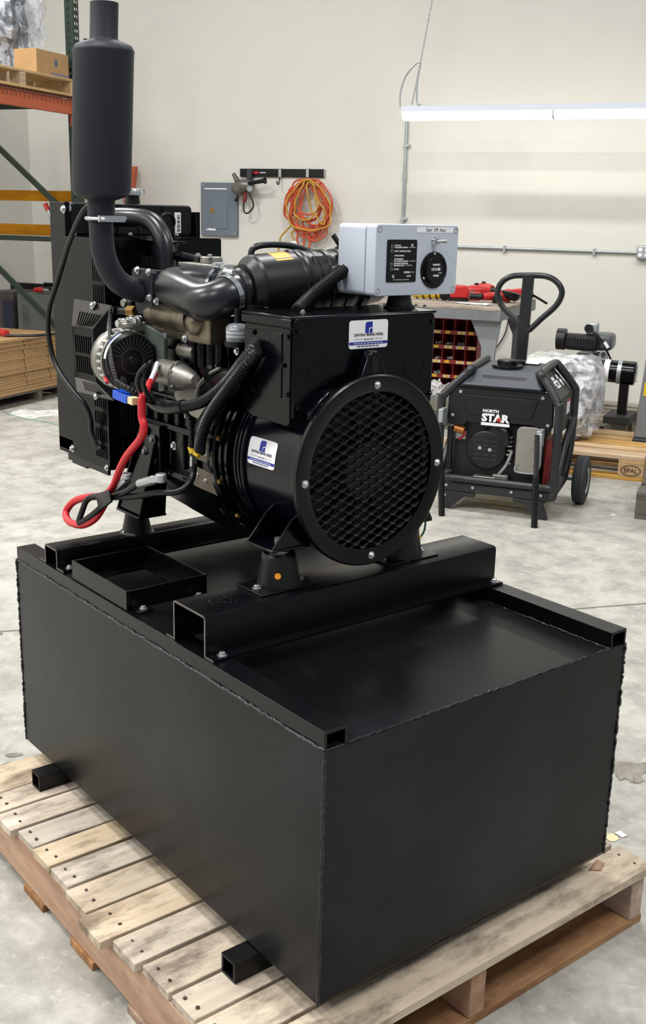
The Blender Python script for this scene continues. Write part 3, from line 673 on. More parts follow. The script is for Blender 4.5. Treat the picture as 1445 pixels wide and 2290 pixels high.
bolts(fp, [PY(308, 604, .191), PY(333, 609, .191), PY(306, 665, .191), PY(335, 665, .191)], (0, -1, 0), .0085, m_zinc)

# --- muffler: elbow, body, outlet, all in one upright plane
xm = .277; ym = .105
E_ = [(.195, 1.285), (.170, 1.290), (.140, 1.306), (.118, 1.335), (.107, 1.370), (.104, 1.41), (ym, 1.44)]
mb = MB(); mb.tube(curve([(xm, a, b) for a, b in E_], 6), [.0245]*37, 22); el = part(mb, 'exhaust_elbow', m_muff, smooth=60)
mb = MB(); mb.lathe([(1.425, .0245), (1.425, .027), (1.468, .028), (1.4705, .036), (1.477, .054), (1.489, .0595), (1.746, .0595), (1.749, .0605), (1.752, .0595), (1.760, .055), (1.766, .042), (1.770, .029), (1.774, .0275), (1.838, .0275), (1.838, .025), (1.79, .025)], (xm, .117, 0), (-.0, .0, 1), 48)
mf = part(mb, 'muffler', m_muff, smooth=45)
sh = Matrix(((1, 0, 0, 0), (0, 1, .052, -.052*1.44-.012), (0, 0, 1, 0), (0, 0, 0, 1)))      # the stack leans slightly
mf.data.transform(WINV[mf.name] @ sh @ WINV[mf.name].inverted())
mb = MB(); mb.bx(xm-.05, xm-.046, .103, .15, 1.757, 1.776); part(mb, 'hanger_tab', m_plas, mf)
mb = MB(); z = 1.432; P = [(xm+.030*math.cos(a), ym+.030*math.sin(a), z) for a in [math.radians(d) for d in range(-90, -271, -12)]]
mb.tube([(xm+.01, ym-.030, z)]+[(xm-.0+.030*math.cos(a), ym-.0+.030*math.sin(a), z) for a in [math.radians(d) for d in range(-60, -300, -15)]]+[(xm+.05, ym+.028, z+.002)], .0038, 8)
mb.tube([(xm+.01, ym-.030, z), (xm+.055, ym-.018, z)], .0038, 8); mb.beam((xm+.040, ym-.026, z), (xm+.044, ym+.03, z), .007, .012)
part(mb, 'u_bolt_clamp', m_zinc, mf)

# --- radiator with top tank, frame and slotted guards
rx = -.10
mb = MB(); mb.bx(rx-.06, rx+.012, .205, .556, .90, 1.39); rad = part(mb, 'radiator_core', m_plas)
mb = MB(); mb.prism(rrect(.336, .075, .012, 3, .379, 1.428), YZ(rx-.05), 0, .062); tt = part(mb, 'radiator_top_tank', m_plas, bevel=.004)
for y in (.29, .335, .392, .46): 
    mb = MB(); mb.bx(rx+.012, rx+.016, y, y+.008, 1.395, 1.462); part(mb, 'tank_rib', m_plas, tt)
mb = MB(); mb.lathe([(1.464, .020), (1.486, .018)], (rx-.02, .395, 0), (0, 0, 1), 20); part(mb, 'filler_neck', m_plas, tt)
mb = MB(); mb.lathe([(1.486, .026), (1.492, .027), (1.500, .024), (1.503, .016)], (rx-.02, .395, 0), (0, 0, 1), 20); mb.bx(rx-.025, rx-.015, .362, .428, 1.490, 1.500); lab(part(mb, 'radiator_cap', m_zinc, tt), 'bright metal radiator cap')
mb = MB(); mb.lathe([(0, .024), (.012, .024), (.014, .019), (.008, .018), (.008, .004)], (rx+.012, .468, 1.425), (1, 0, 0), 26); part(mb, 'tank_boss', m_plas, tt)
mb = MB(); mb.bx(rx+.0125, rx+.0135, .495, .513, 1.398, 1.448); bc = part(mb, 'barcode_label', m_white, tt)
for k in range(12): mb = MB(); mb.bx(rx+.0135, rx+.0139, .502, .510, 1.402+.0035*k, 1.402+.0035*k+(.0012 if k % 3 else .0024)); part(mb, 'barcode_bar', m_plas, tt)
bolts(tt, [(rx+.012, .425, 1.418), (rx+.012, .205, 1.452)], (1, 0, 0), .011, m_zinc)
bolts(tt, [(rx+.03, .36, 1.392), (rx+.03, .43, 1.392), (rx+.03, .49, 1.392)], (0, 0, 1), .008, m_zinc)
mb = MB(); mb.bx(rx-.062, rx+.02, .195, .208, .87, 1.466); mb.bx(rx-.062, rx+.02, .553, .566, .87, 1.45); mb.bx(rx-.062, rx+.02, .195, .566, .862, .90); fr = part(mb, 'radiator_frame', m_guard, bevel=.0015)
bolts(fr, [PY(143, 468, .194), PY(163, 1003, .194), PY(168, 518, .194)], (0, -1, 0), .010, m_zinc)
ys, xe = .193, .112                                  # near side guard
mb = MB(); F = XZ(ys)
mb.slots(F, rx+.02, xe, .862, 1.045, (.045, .103), (.885, 1.035), 6, 4, .004, .010, 0, .002)
mb.slots(F, rx+.02, xe, 1.045, 1.385, (.055, .106), (1.235, 1.345), 6, 2, .004, .008, 0, .002)
gs = part(mb, 'side_guard', m_guard, smooth=0)
mb = MB(); mb.bx(rx-.0, xe+.002, ys, ys+.07, 1.385, 1.388); mb.bx(rx-.0, .015, .30, .566, 1.385, 1.388); part(mb, 'guard_top', m_gloss, gs)
mb = MB(); mb.bx(rx-.02, xe-.02, ys+.005, ys+.012, .845, .863); mb.bx(rx-.03, rx+.05, ys+.02, .5, .832, .862); part(mb, 'guard_sill', m_gloss, gs)
bolts(gs, [(xe-.012, ys-.001, .866)], (0, -1, 0), .008, m_zinc)
mb = MB(); mb.slots(YZ(xe), ys+.002, ys+.09, .862, 1.045, (ys+.03, ys+.075), (.90, 1.02), 6, 1, .004, .01, 0, .002); part(mb, 'lower_fan_guard', m_gloss, gs, smooth=0); mb = MB(); mb.slots(YZ(.03), ys+.05, .34, 1.20, 1.385, (ys+.06, .325), (1.23, 1.365), 13, 2, .004, .006, 0, .002); part(mb, 'fan_guard', m_gloss, gs, smooth=0); mb = MB()
mb.slots(YZ(.03), .34, .556, 1.20, 1.385, (.35, .545), (1.25, 1.345), 18, 1, .004, .006, 0, .002); part(mb, 'fan_guard', m_gloss, gs, smooth=0)
mb = MB(); mb.slots(XZ(.562), rx, .014, 1.15, 1.387, (-.045, .008), (1.25, 1.35), 7, 2, .003, .006, 0, .002); part(mb, 'far_side_guard', m_brownlit, gs, smooth=0)
# belt guard bulging out of the side: top slope, front, lower slope
yo = .160
T0, T1, B0, B1_ = PY(166, 668, ys), PY(250, 683, ys), PY(160, 729, yo), PY(208, 736, yo)
D0, D1, E0, E1 = PY(168, 843, yo), PY(215, 855, yo), PY(172, 876, ys), PY(256, 897, ys)
def sheet(P0, P1, Q0, Q1, hu, hv, nu, nv, name, mat, par):
    n = (P1-P0).cross(Q0-P0).normalized(); n = n if n.y < 0 else -n
    return part(MB().slots(lambda a, b, d: P0.lerp(P1, a).lerp(Q0.lerp(Q1, a), b)-n*d, 0, 1, 0, 1, hu, hv, nu, nv, .035, .06, 0, .0018), name, mat, par, smooth=0)
bg1 = sheet(T0, T1, B0, B1_, (.22, .92), (.42, .92), 9, 1, 'belt_guard', m_brownlit, G)
sheet(B0, B1_, D0, D1, (.12, .88), (.16, .88), 8, 2, 'belt_guard_front', m_guard, bg1)
sheet(D0, D1, E0, E1, (.3, .9), (.15, .75), 9, 1, 'belt_guard_bottom', m_brownlit, bg1)
mb = MB(); mb.add([T1, B1_, D1, E1], [(0, 1, 2, 3)]); part(mb, 'belt_guard_end', m_gloss, bg1)
mb = MB(); mb.add([T0, B0, D0, E0], [(0, 1, 2, 3)]); part(mb, 'belt_guard_end', m_gloss, bg1)
bolts(bg1, [PY(209, 683, .186), PY(217, 886, .186)], (0, -.85, .5), .010, m_zinc)
mb = MB(); mb.tube(curve([(rx+.01, .300, 1.432), (.0, .322, 1.434), (.06, .345, 1.425), (.10, .352, 1.385), (.115, .352, 1.33), (.12, .352, 1.25)], 7), .022, 16); part(mb, 'radiator_hose', m_hose, smooth=60)
mb = MB(); mb.slots(YZ(.13), .25, .50, .95, 1.30, (.26, .49), (.97, 1.28), 2, 2, .02, .02, 0, .004); mb.lathe([(0, .06), (.03, .06)], (.13, YC, 1.12), (1, 0, 0), 24); part(mb, 'timing_case', m_gloss)

# --- belt-driven charging alternator
_before = set(bpy.data.objects)
ca = V((.312, .150, 1.143))
mb = MB(); mb.lathe([(-.11, .030), (-.105, .046), (-.088, .052), (-.086, .050), (-.072, .050), (-.070, .0545), (-.058, .0545), (-.052, .052), (-.046, .046)], ca, (1, 0, 0), 40); al1 = part(mb, 'charging_alternator', m_alu, smooth=35)
mb = MB(); mb.lathe([(-.050, .047), (-.021, .047)], ca, (1, 0, 0), 32); part(mb, 'stator_core', m_plas, al1)
mb = MB(); mb.lathe([(-.030, .0475), (-.030, .0525), (-.022, .0525), (-.022, .0475)], ca, (1, 0, 0), 40, False); part(mb, 'rear_rim', m_alu, al1)
for k in range(26):
    a = 2*pi*k/26; mb = MB(); mb.box(ca+V((-.040, .0495*math.cos(a), .0495*math.sin(a))), (.022, .008, .0050), Matrix.Rotation(a, 3, 'X')); part(mb, 'cooling_rib', m_zinc, al1, bevel=.001)
mb = MB(); mb.lathe([(-.022, .049), (-.004, .049), (0, .045), (0, .010), (.006, .008)], ca, (1, 0, 0), 36); cap = part(mb, 'rear_cap', m_plas)
for k in range(20):
    a = math.radians(-40+k*10.5); mb = MB(); mb.box(ca+V((.001, .033*math.cos(a), .033*math.sin(a))), (.003, .020, .0022), Matrix.Rotation(a, 3, 'X')); part(mb, 'cap_rib', m_plasg, cap)
mb = MB(); mb.tube([ca+V((.001, .022*math.cos(2*pi*k/24), .022*math.sin(2*pi*k/24))) for k in range(24)], .0014, 5, True); part(mb, 'cap_rib', m_plasg, cap)
for y, z in ((-.034, -.012), (-.020, -.032), (.0, -.044), (.02, -.036)):
    mb = MB(); mb.lathe([(0, .007), (.006, .006), (.006, .004), (.014, .004)], ca+V((.0, y, z)), (1, 0, 0), 12); part(mb, 'terminal', m_plas if z > -.03 else m_plasg, cap)
bolts(cap, [ca+V((.006, -.034, -.012)), ca+V((.004, .012, -.044))], (1, 0, 0), .006, m_zinc)
mb = MB(); us = [math.radians(d) for d in range(112, 178, 6)]
mb.grid(lambda a, b: ca+V((b, .0525*math.cos(a), .0525*math.sin(a))), us, [-.012, -.001]); lab(part(mb, 'rating_label', m_white, al1, smooth=60), 'curved white label with blue stripe')
mb = MB(); mb.grid(lambda a, b: ca+V((b, .0529*math.cos(a), .0529*math.sin(a))), us[:6], [-.011, -.007]); part(mb, 'label_stripe', m_bluep, al1)
mb = MB(); mb.lathe([(-.15, .020), (-.147, .030), (-.138, .026), (-.129, .030), (-.126, .020)], ca, (1, 0, 0), 24); mb.cyl(ca+V((-.15, 0, 0)), ca+V((-.10, 0, 0)), .01); part(mb, 'alternator_pulley', m_plas, al1)
for o in set(bpy.data.objects)-_before:               # bring the unit to its full diameter
    inv = WINV[G.name]; K2 = Matrix.Translation(ca) @ Matrix.Diagonal((.80, 1.2, 1.2, 1)) @ Matrix.Translation(-ca)
    if o.name.startswith('bolt'): o.matrix_local = Matrix.Translation((inv @ K2 @ inv.inverted() @ o.matrix_local.translation)-o.matrix_local.translation) @ o.matrix_local
    else: o.data.transform(inv @ K2 @ inv.inverted())
mb = MB(); mb.prism([(.235, 1.185), (.27, 1.215), (.345, 1.20), (.345, 1.08), (.32, 1.075), (.315, 1.17)], XZ(.205), 0, .012); lab(part(mb, 'alternator_bracket', M('grey_green_casting', '5c665e', .5, .2), bevel=.003), 'grey green cast bracket')
mb = MB(); mb.cyl((.255, .155, 1.205), (.255, .22, 1.205), .014); part(mb, 'pivot_bush', m_alu)
# temperature sender and fuel banjo by the flange
mb = MB(); q = PY(297, 697, .19); mb.lathe([(0, .012), (.026, .012)], q+V((-.018, 0, 0)), (1, .15, .05), 6); lab(part(mb, 'brass_sender', m_brass), 'brass hexagon sender')
mb = MB(); mb.cyl(q+V((-.060, -.008, -.003)), q+V((-.018, 0, 0)), .008, .009, 12); mb.bx(q.x-.068, q.x-.05, q.y-.02, q.y, q.z-.009, q.z+.006); part(mb, 'sender_plug', m_plas)
mb = MB(); mb.tube(curve([q+V((-.062, -.02, -.006)), PY(243, 740, .13), PY(246, 790, .10), PY(252, 825, .09), PY(262, 855, .09)], 6), .0045, 8); part(mb, 'sender_lead', m_rub)
for u, v, y, mt in ((287, 677, .20, m_alu), (292, 720, .2, m_zinc), (312, 717, .2, m_zinc), (275, 723, .19, m_zinc)):
    mb = MB(); p = PY(u, v, y); mb.lathe([(0, .012), (.008, .012), (.008, .008), (.016, .008)], p, (.2, -1, 0), 12); part(mb, 'banjo_bolt', mt)

# --- starter motor and bell housing
sx0, sc_ = V((.335, .205, 1.122)), V((1, .02, -.03)).normalized()
mb = MB(); mb.lathe([(0, .020), (.004, .027), (.062, .028), (.064, .031), (.074, .031), (.076, .027), (.095, .024), (.115, .020), (.135, .012)], sx0, sc_, 30); stm = part(mb, 'starter_motor', m_alu, smooth=35)
mb = MB(); mb.lathe([(-.012, .014), (0, .019)], sx0, sc_, 20); part(mb, 'starter_end_cap', m_plas, stm)
bolts(stm, [sx0+sc_*.076+V((0, -.024, .012)), sx0+sc_*.076+V((0, -.010, .026)), sx0+sc_*.076+V((0, -.020, -.018))], (1, 0, 0), .007, m_zinc, washer=False)
mb = MB(); mb.lathe([(0, .017), (.05, .017), (.055, .013)], sx0+V((.03, .035, .046)), (1, 0, 0), 18); part(mb, 'starter_solenoid', m_alu, stm)
mb = MB(); mb.prism([(.385, 1.10), (.47, 1.105), (.50, 1.15), (.515, 1.155), (.515, 1.03), (.40, 1.045), (.37, 1.075)], XZ(.212), 0, .05); lab(part(mb, 'starter_mount_casting', m_alu, bevel=.005), 'bare aluminium starter mounting casting')
mb = MB()
mb.lathe([(.50, .120), (.502, .165), (.525, .176), (.548, .186), (.549, .15)], c, (1, 0, 0), 56); mb.tube(curve([(.515, .205, 1.150), (.53, .212, 1.12), (.53, .225, 1.05)], 6), .016, 10)
bh = part(mb, 'bell_housing', m_gloss, smooth=35)
mb = MB(); dm = [PY(u, v, .203) for u, v in ((441, 893), (446, 864), (468, 838), (494, 823), (528, 822), (533, 868), (500, 900), (468, 912))]
mb.prism([(p.x, p.z) for p in dm], XZ(.200), 0, .05); part(mb, 'flywheel_cover', m_gloss, bevel=.010)
mb = MB(); mb.tube(curve([p+V((0, -.002, 0)) for p in dm[:4]], 5), .004, 6); lab(part(mb, 'cover_rim', m_alu), 'bare aluminium edge of the flywheel cover')
# --- air restriction indicator bowl
fb = V((.613, .212, 1.229))
mb = MB(); mb.lathe([(-.028, .016), (-.026, .024), (-.016, .025), (-.016, .022)], fb, (0, 0, 1), 22); bw = part(mb, 'separator_base', m_plas); mb = MB(); mb.lathe([(.017, .006), (.046, .006)], fb, (0, 0, 1), 10); part(mb, 'separator_pipe', m_plas, bw)
m_glass, t_, b_ = nt('clear_bowl'); b_.inputs['Transmission Weight'].default_value = .85; b_.inputs['Roughness'].default_value = .08; b_.inputs['Base Color'].default_value = (.8, .85, .9, 1)
mb = MB(); mb.lathe([(-.017, .022), (.010, .022), (.016, .016), (.018, .008)], fb, (0, 0, 1), 22); lab(part(mb, 'glass_bowl', m_glass, bw, smooth=50), 'clear sediment bowl')
for k in range(3): mb = MB(); mb.lathe([(-.008+.007*k, .0215), (-.005+.007*k, .0215)], fb, (0, 0, 1), 22); part(mb, 'bowl_ring', m_whitep if k < 2 else m_mirror, bw)
bolts(bw, [fb+V((0, 0, -.036))], (0, -1, .2), .008, m_zinc)
mb = MB(); mb.bx(fb.x-.012, fb.x+.012, fb.y+.03, fb.y+.05, fb.z-.02, fb.z+.05); part(mb, 'separator_bracket', m_plas)

# --- air cleaner and intake hose
A0 = V((.556, .246, 1.300)); ad = V((.10, .98, .085)).normalized()
mb = MB(); mb.lathe([(0, .034), (.004, .042), (.010, .046), (.012, .041), (.018, .042), (.020, .052), (.034, .066), (.040, .0685), (.125, .0685), (.128, .071), (.134, .071), (.136, .067), (.142, .070), (.148, .070), (.15, .066), (.165, .066)], A0, ad, 48)
ac = part(mb, 'air_cleaner', m_plas, smooth=16)
mb = MB(); mb.lathe([(.165, .064), (.166, .067), (.175, .067), (.177, .063), (.19, .063), (.192, .066), (.202, .066), (.204, .061), (.225, .061), (.227, .064), (.24, .064), (.242, .06), (.262, .059), (.266, .066), (.28, .067), (.284, .060), (.30, .057), (.33, .054), (.345, .045)], A0, ad, 48); part(mb, 'air_cleaner_cover', m_plas, ac, smooth=16)
for q in (.150, .21): mb = MB(); mb.box(A0+ad*(q+.018)+V((.045, -.0, .028)), (.02, .042, .060), Matrix.Rotation(-.5, 3, 'Y')); part(mb, 'latch_pad', m_plas, ac, bevel=.004)
mb = MB(); pl = A0+ad*.19+V((.066, -.005, .012)); mb.tube([pl+V((.004*math.sin(t), .014*math.cos(t), .022*math.sin(t))) for t in [2*pi*k/18 for k in range(18)]], .0055, 8, True); part(mb, 'cover_latch', m_rub, ac)
mb = MB(); ty = A0+ad*.082; mb.grid(lambda a, b: ty+ad*b+V((math.cos(a)*.0692, 0, math.sin(a)*.0692)), [math.radians(d) for d in (84, 74, 64, 54)], [-.016, .022]); lab(part(mb, 'warning_label', m_orange, ac, smooth=60), 'yellow orange warning label')
mb = MB(); mb.tube(curve([A0+V((-.02, .05, .062)), A0+V((-.02, .055, .082)), A0+V((-.016, .085, .090)), A0+V((-.01, .14, .088)), A0+V((.0, .19, .075))], 6), .0065, 10); part(mb, 'vent_pipe', m_hose, ac, smooth=60)
mb = MB(); tp = A0+ad*.262; mb.tube([tp+V((.0685*math.cos(a), 0, .0685*math.sin(a))) for a in [math.radians(d) for d in range(20, 150, 10)]], .006, 8); mb.cyl(tp+V((-.022, 0, .065)), tp+V((-.034, -.012, .088)), .0055); part(mb, 'retaining_strap', m_rub, ac)
Hp = [(.440, .312, 1.297), (.395, .298, 1.301), (.355, .274, 1.304), (.337, .245, 1.301), (.358, .221, 1.297), (.42, .206, 1.292), (.48, .197, 1.285), (.525, .193, 1.281), (.553, .205, 1.286), (.562, .228, 1.295), (.558, .252, 1.300)]
mb = MB(); mb.tube(curve(Hp, 7), .0375, 22); ih = part(mb, 'intake_hose', m_hose, smooth=60)
def band(p, d, r, w=.010, name='hose_clamp'):
    m2 = MB(); m2.lathe([(-w/2, r), (-w/2, r+.0018), (w/2, r+.0018), (w/2, r)], p, d, 32, False); k = part(m2, name, m_mirror, ih, smooth=30)
    m2 = MB(); z = V(d).normalized(); u = V((0, 0, 1)); m2.cyl(V(p)+u*(r+.006)-z.cross(u)*.015, V(p)+u*(r+.006)+z.cross(u)*.015, .0055, n=8); part(m2, 'clamp_screw', m_zinc, ih)
band((.561, .228, 1.295), (-.1, 1, .25), .0385, .012); band((.408, .302, 1.300), (1, .32, -.08), .0385, .008); band((.430, .309, 1.298), (1, .32, -.08), .0385, .008)

# --- engine foot at the radiator end
for s, yy in ((-1, .212), (1, .540)):
    mb = MB(); q = lambda a: YC+s*a
    z1 = .782
    mb.bx(.168, .275, yy-.036, yy+.036, z1, z1+.006)
    ys0, ys1 = sorted((yy+s*.028, yy+s*.034)); 
    mb.hexa([(.168, yy-.034, z1+.006), (.174, yy-.034, z1+.006), (.174, yy+.034, z1+.006), (.168, yy+.034, z1+.006), (.20, yy-.015-s*.03, .99), (.206, yy-.015-s*.03, .99), (.206, yy+.02-s*.03, .99), (.20, yy+.02-s*.03, .99)])
    mb.hexa([(.269, yy-.034, z1+.006), (.275, yy-.034, z1+.006), (.275, yy+.034, z1+.006), (.269, yy+.034, z1+.006), (.262, yy-.015-s*.03, .97), (.268, yy-.015-s*.03, .97), (.268, yy+.02-s*.03, .97), (.262, yy+.02-s*.03, .97)])
    mb.bx(.205, .285, min(yy-s*.015, yy-s*.045), max(yy-s*.015, yy-s*.045), .87, .992); mb.hexa([(.176, yy-.030, z1+.008), (.267, yy-.030, z1+.008), (.267, yy+.030, z1+.008), (.176, yy+.030, z1+.008), (.207, yy-.012-s*.03, .95), (.262, yy-.012-s*.03, .95), (.262, yy+.018-s*.03, .95), (.207, yy+.018-s*.03, .95)]); ft = part(mb, 'engine_foot', m_gloss, bevel=.002)
    if s < 0: bolts(ft, [(.228, yy+.012, .972), (.262, yy+.012, .958), (.228, yy+.012, .925), (.262, yy+.012, .91)], (0, -1, 0), .0115, M('dull_bolt_steel', '6d7072', .4, .7), washer=True)
    mb = MB(); mb.bx(.160, .243, yy-.05, yy+.05, .7275, .7325) if False else mb.lathe([(.7275, .040), (.732, .040), (.736, .034), (.765, .028), (.781, .026)], (.20, yy, 0), (0, 0, 1), 26); part(mb, 'engine_mount', m_rub, ft)
    bolts(ft, [(.20, yy, z1+.006)], (0, 0, 1), .012, m_zinc); bolts(ft, [(.20-.0, yy-.034, .7325), (.20, yy+.034, .7325)], (0, 0, 1), .008, m_zinc)
for z0_ in (.955, .895):                             # bare metal bracket strips at the bell housing
    mb = MB(); mb.prism([(.425, z0_), (.432, z0_-.008), (.55, z0_-.012), (.55, z0_+.024), (.43, z0_+.036), (.425, z0_+.030)], XZ(.226), 0, .004); p = lab(part(mb, 'bracket_strip', M('bare_sheet_steel', '6f675d', .45, .6), bevel=.001), 'bare steel bracket strip')
    bolts(p, [(.442, .226, z0_+.018), (.475, .226, z0_+.012)], (0, -1, 0), .006, m_zinc)
bolts(bh, [(.565, .215, .865), (.575, .26, .83)], (0, -1, -.3), .014, m_gloss)

# --- wiring: corrugated looms, leads and battery cables
lm = lambda name, pts, r, mat=m_rub: part(MB().loom(pts, r), name, mat)
lm('wiring_loom', [PY(330, 888, .165), PY(360, 902, .16), PY(400, 909, .158), PY(450, 900, .16), PY(500, 862, .165), PY(540, 812, .17), PY(566, 778, .185), PY(590, 750, .24)], .0115)
lm('wiring_loom', [PY(447, 1010, .19), PY(450, 975, .17), PY(470, 925, .165), PY(510, 868, .165), PY(562, 800, .175), PY(580, 775, .22)], .0125)
lm('wiring_loom', [PY(440, 1012, .20), PY(444, 960, .185), PY(478, 905, .18), PY(530, 830, .185), PY(568, 782, .20), PY(585, 760, .25)], .0105)
lm('wiring_loom', [PZ(664, 694, 1.277), PX(690, 668, .69), PX(735, 630, .67), PX(775, 603, .66), PX(800, 590, .65)], .0125)
lm('thin_loom', [PY(247, 690, .14), PY(246, 740, .12), PY(250, 800, .09), PY(262, 852, .085)], .0045)
lm('thin_loom', [PY(330, 815, .085), PY(312, 835, .08), PY(308, 860, .085), PY(325, 890, .12), PY(345, 902, .15)], .0055)
lm('thin_loom', [PY(340, 808, .10), PY(322, 830, .09), PY(322, 865, .09), PY(338, 895, .12)], .0055)
lm('thin_loom', [PY(262, 855, .085), PY(285, 868, .09), PY(315, 885, .12), PY(335, 892, .16)], .0075)
lm('ground_loom', [PY(410, 912, .16), PY(424, 940, .165), PY(428, 975, .17), PY(427, 1000, .175)], .006)
mb = MB(); mb.cyl(PY(425, 998, .175), PY(432, 1012, .178), .006, .008); mb.cyl(PY(432, 1010, .178), PY(445, 1020, .18), .005); lab(part(mb, 'yellow_tape', m_yel), 'yellow tape on the ground lead')
mb = MB(); mb.tube(curve([PY(330, 885, .16), PY(350, 905, .158), PY(380, 912, .158), PY(412, 908, .158)], 6), .0135, 10); part(mb, 'tape_wrap', m_plas)
# starter cable end
mb = MB(); mb.tube(curve([PY(347, 838, .17), PY(340, 848, .15), PY(332, 862, .13), PY(326, 878, .12)], 5), .0075, 8); lab(part(mb, 'red_boot', m_red), 'red boot on the starter lead')
mb = MB(); mb.tube(curve([PY(352, 812, .18), PY(346, 830, .165), PY(337, 850, .14)], 5), .005, 8); part(mb, 'starter_lead', m_white)
# blue relay plug with wires
mb = MB(); p0, p1 = PY(262, 880, .095), PY(293, 893, .095); mb.beam(p0, p1, .022, .018); rp = part(mb, 'relay_plug', m_bluep, bevel=.001); lab(rp, 'bright blue connector')
mb = MB(); mb.beam(PY(292, 893, .095), PY(304, 898, .095), .017, .014); part(mb, 'plug_tail', M('cream_plastic', 'd8cd9c', .5), rp)
for k, mt in enumerate((m_red, m_orange, m_white)):
    mb = MB(); mb.tube(curve([PY(303, 896+3*k, .095), PY(315, 900+3*k, .11), PY(330, 900, .13)], 4), .0022, 6); part(mb, 'plug_wire', mt, rp)
mb = MB(); mb.tube(curve([PY(240, 822, .11), PY(233, 838, .10), PY(240, 855, .09)], 5), .0035, 6); part(mb, 'red_wire', m_red)
# battery cables: red positive down and round, black negative, tied together
R1 = [PY(u, v, y) for u, v, y in ((328, 868, .12), (318, 890, .10), (317, 930, .10), (322, 955, .10), (315, 980, .10), (285, 1018, .10), (268, 1050, .10), (253, 1088, .10), (232, 1108, .10), (195, 1112, .09), (165, 1122, .08), (148, 1145, .07), (155, 1167, .06), (185, 1174, .06), (212, 1160, .07), (228, 1138, .08), (238, 1120, .09))]
bt = lab(part(MB().tube(curve(R1, 8), .0082, 12), 'red_battery_cable', m_red, smooth=60), 'thick red battery cable, end looped up')
B1 = [PY(u, v, y) for u, v, y in ((433, 1030, .185), (432, 1062, .18), (420, 1085, .16), (395, 1100, .14), (350, 1103, .12), (300, 1110, .10), (255, 1112, .085), (215, 1110, .08), (195, 1118, .07), (185, 1140, .06), (177, 1168, .055), (195, 1160, .06), (220, 1140, .07), (240, 1118, .08), (280, 1100, .09), (312, 1080, .10))]
part(MB().tube(curve(B1, 8), .0068, 10), 'black_battery_cable', m_rub, smooth=60)
mb = MB(); mb.cyl(PY(312, 1082, .10), PY(345, 1073, .10), .010, .010, 12); mb.beam(PY(342, 1073, .10), PY(362, 1070, .10), .022, .014); mb.cyl(PY(360, 1070, .10)-V((0, .0, .008)), PY(360, 1070, .10)+V((0, 0, .010)), .011); lab(part(mb, 'battery_clamp', m_lead, bevel=.002), 'bare metal battery clamp')
mb = MB(); mb.beam(PY(262, 1095, .11), PY(285, 1072, .11), .018, .014); mb.cyl(PY(285, 1072, .11), PY(285, 1072, .11)+V((0, 0, .014)), .010); part(mb, 'battery_clamp', m_lead, bevel=.002)
mb = MB(); mb.beam(PY(258, 1100, .112), PY(275, 1082, .112), .012, .012); part(mb, 'yellow_sleeve', m_yel)
mb = MB(); mb.hexa([PY(213, 1105, .066), PY(243, 1095, .066), PY(250, 1122, .066), PY(222, 1144, .066), PY(216, 1105, .104), PY(246, 1095, .104), PY(253, 1122, .104), PY(225, 1144, .104)]); part(mb, 'tape_binding', m_plas, bevel=.003)
mb = MB(); mb.beam(PY(433, 1020, .182), PY(432, 1042, .182), .012, .008); part(mb, 'ring_terminal', m_zinc)
# long black lead hanging off the muffler neck past the radiator
K = [PY(u, v, y) for u, v, y in ((206, 458, .13), (190, 468, .12), (172, 500, .12), (152, 550, .125), (140, 590, .13), (128, 630, .13), (112, 680, .13), (107, 720, .13), (110, 760, .135), (122, 810, .14), (145, 850, .145), (172, 885, .155), (190, 905, .165), (202, 935, .175), (205, 965, .18), (215, 995, .183), (222, 1003, .187))]
part(MB().tube(curve(K, 6), .0062, 10), 'hanging_lead', m_rub, smooth=60)
# short earth lead by the far mount
mb = MB(); mb.tube(curve([(.70, .60, .89), (.72, .625, .85), (.725, .628, .80), (.722, .615, .776)], 6), .0022, 6); part(mb, 'earth_lead', M('green_lead', '1d5a44', .5))
mb = MB(); mb.cyl((.722, .617, .782), (.722, .600, .770), .005); part(mb, 'yellow_lug', m_yel)

# ------------------------------------------------------------------ background materials
m_grey = M('grey_enamel', '7c8084', .45, var=.08, vscale=6)
m_panelg = M('slate_grey_panel_paint', '66707a', .45, var=.06, vscale=4)
m_galv = M('galvanised_steel', 'a9afb0', .4, .6, var=.1, vscale=20)
m_green = M('dark_green_rack_paint', '14291f', .45, var=.15, vscale=9)
m_rackor = M('rack_orange_paint', 'b4552f', .5, var=.12, vscale=9)
m_wire = M('brown_wire_deck', '7a4a38', .55)
m_card = M('brown_cardboard', 'a5845a', .85, var=.08, vscale=12, rand=.08)
m_cardd = M('cardboard_edge', '8f6d45', .9, var=.15, vscale=50)
m_pine = wood('pine_pallet', 'cbaa7c', 'b8935f', '8d6a45', axis=0, rand=.10, stain=.4)
m_piney = wood('pine_pallet_cross', 'c8a87c', 'b28f62', '86683f', axis=1, rand=.10, stain=.4)
m_greyw = wood('grey_pallet', 'a79c8c', '8f8474', '5e564c', axis=0, rand=.12, stain=.5)
m_greywy = wood('grey_pallet_cross', 'a2978a', '887d70', '585048', axis=1, rand=.12, stain=.5)
m_darkw = wood('dark_pallet', '6d675f', '57524b', '35312c', axis=0, rand=.12, stain=.5)
m_rackw = wood('rack_pallet', 'c7a878', 'b08f60', '7d6140', axis=1, rand=.08, stain=.3)
m_board = wood('orange_pine_board', 'b08450', '996e3e', '75502f', axis=0, rand=.04, stain=.35)
m_redbin = M('red_bin_paint', '8e2018', .5, var=.12, vscale=12)
m_oran = M('orange_cord_rubber', 'c4502c', .5); m_yelc = M('yellow_cord_rubber', 'b98c30', .5)
m_jack = M('black_handle_paint', '16181c', .32, var=.2, vscale=10)
m_tyre = M('tyre_rubber', '2c2e31', .75, bump=.1, bscale=80)
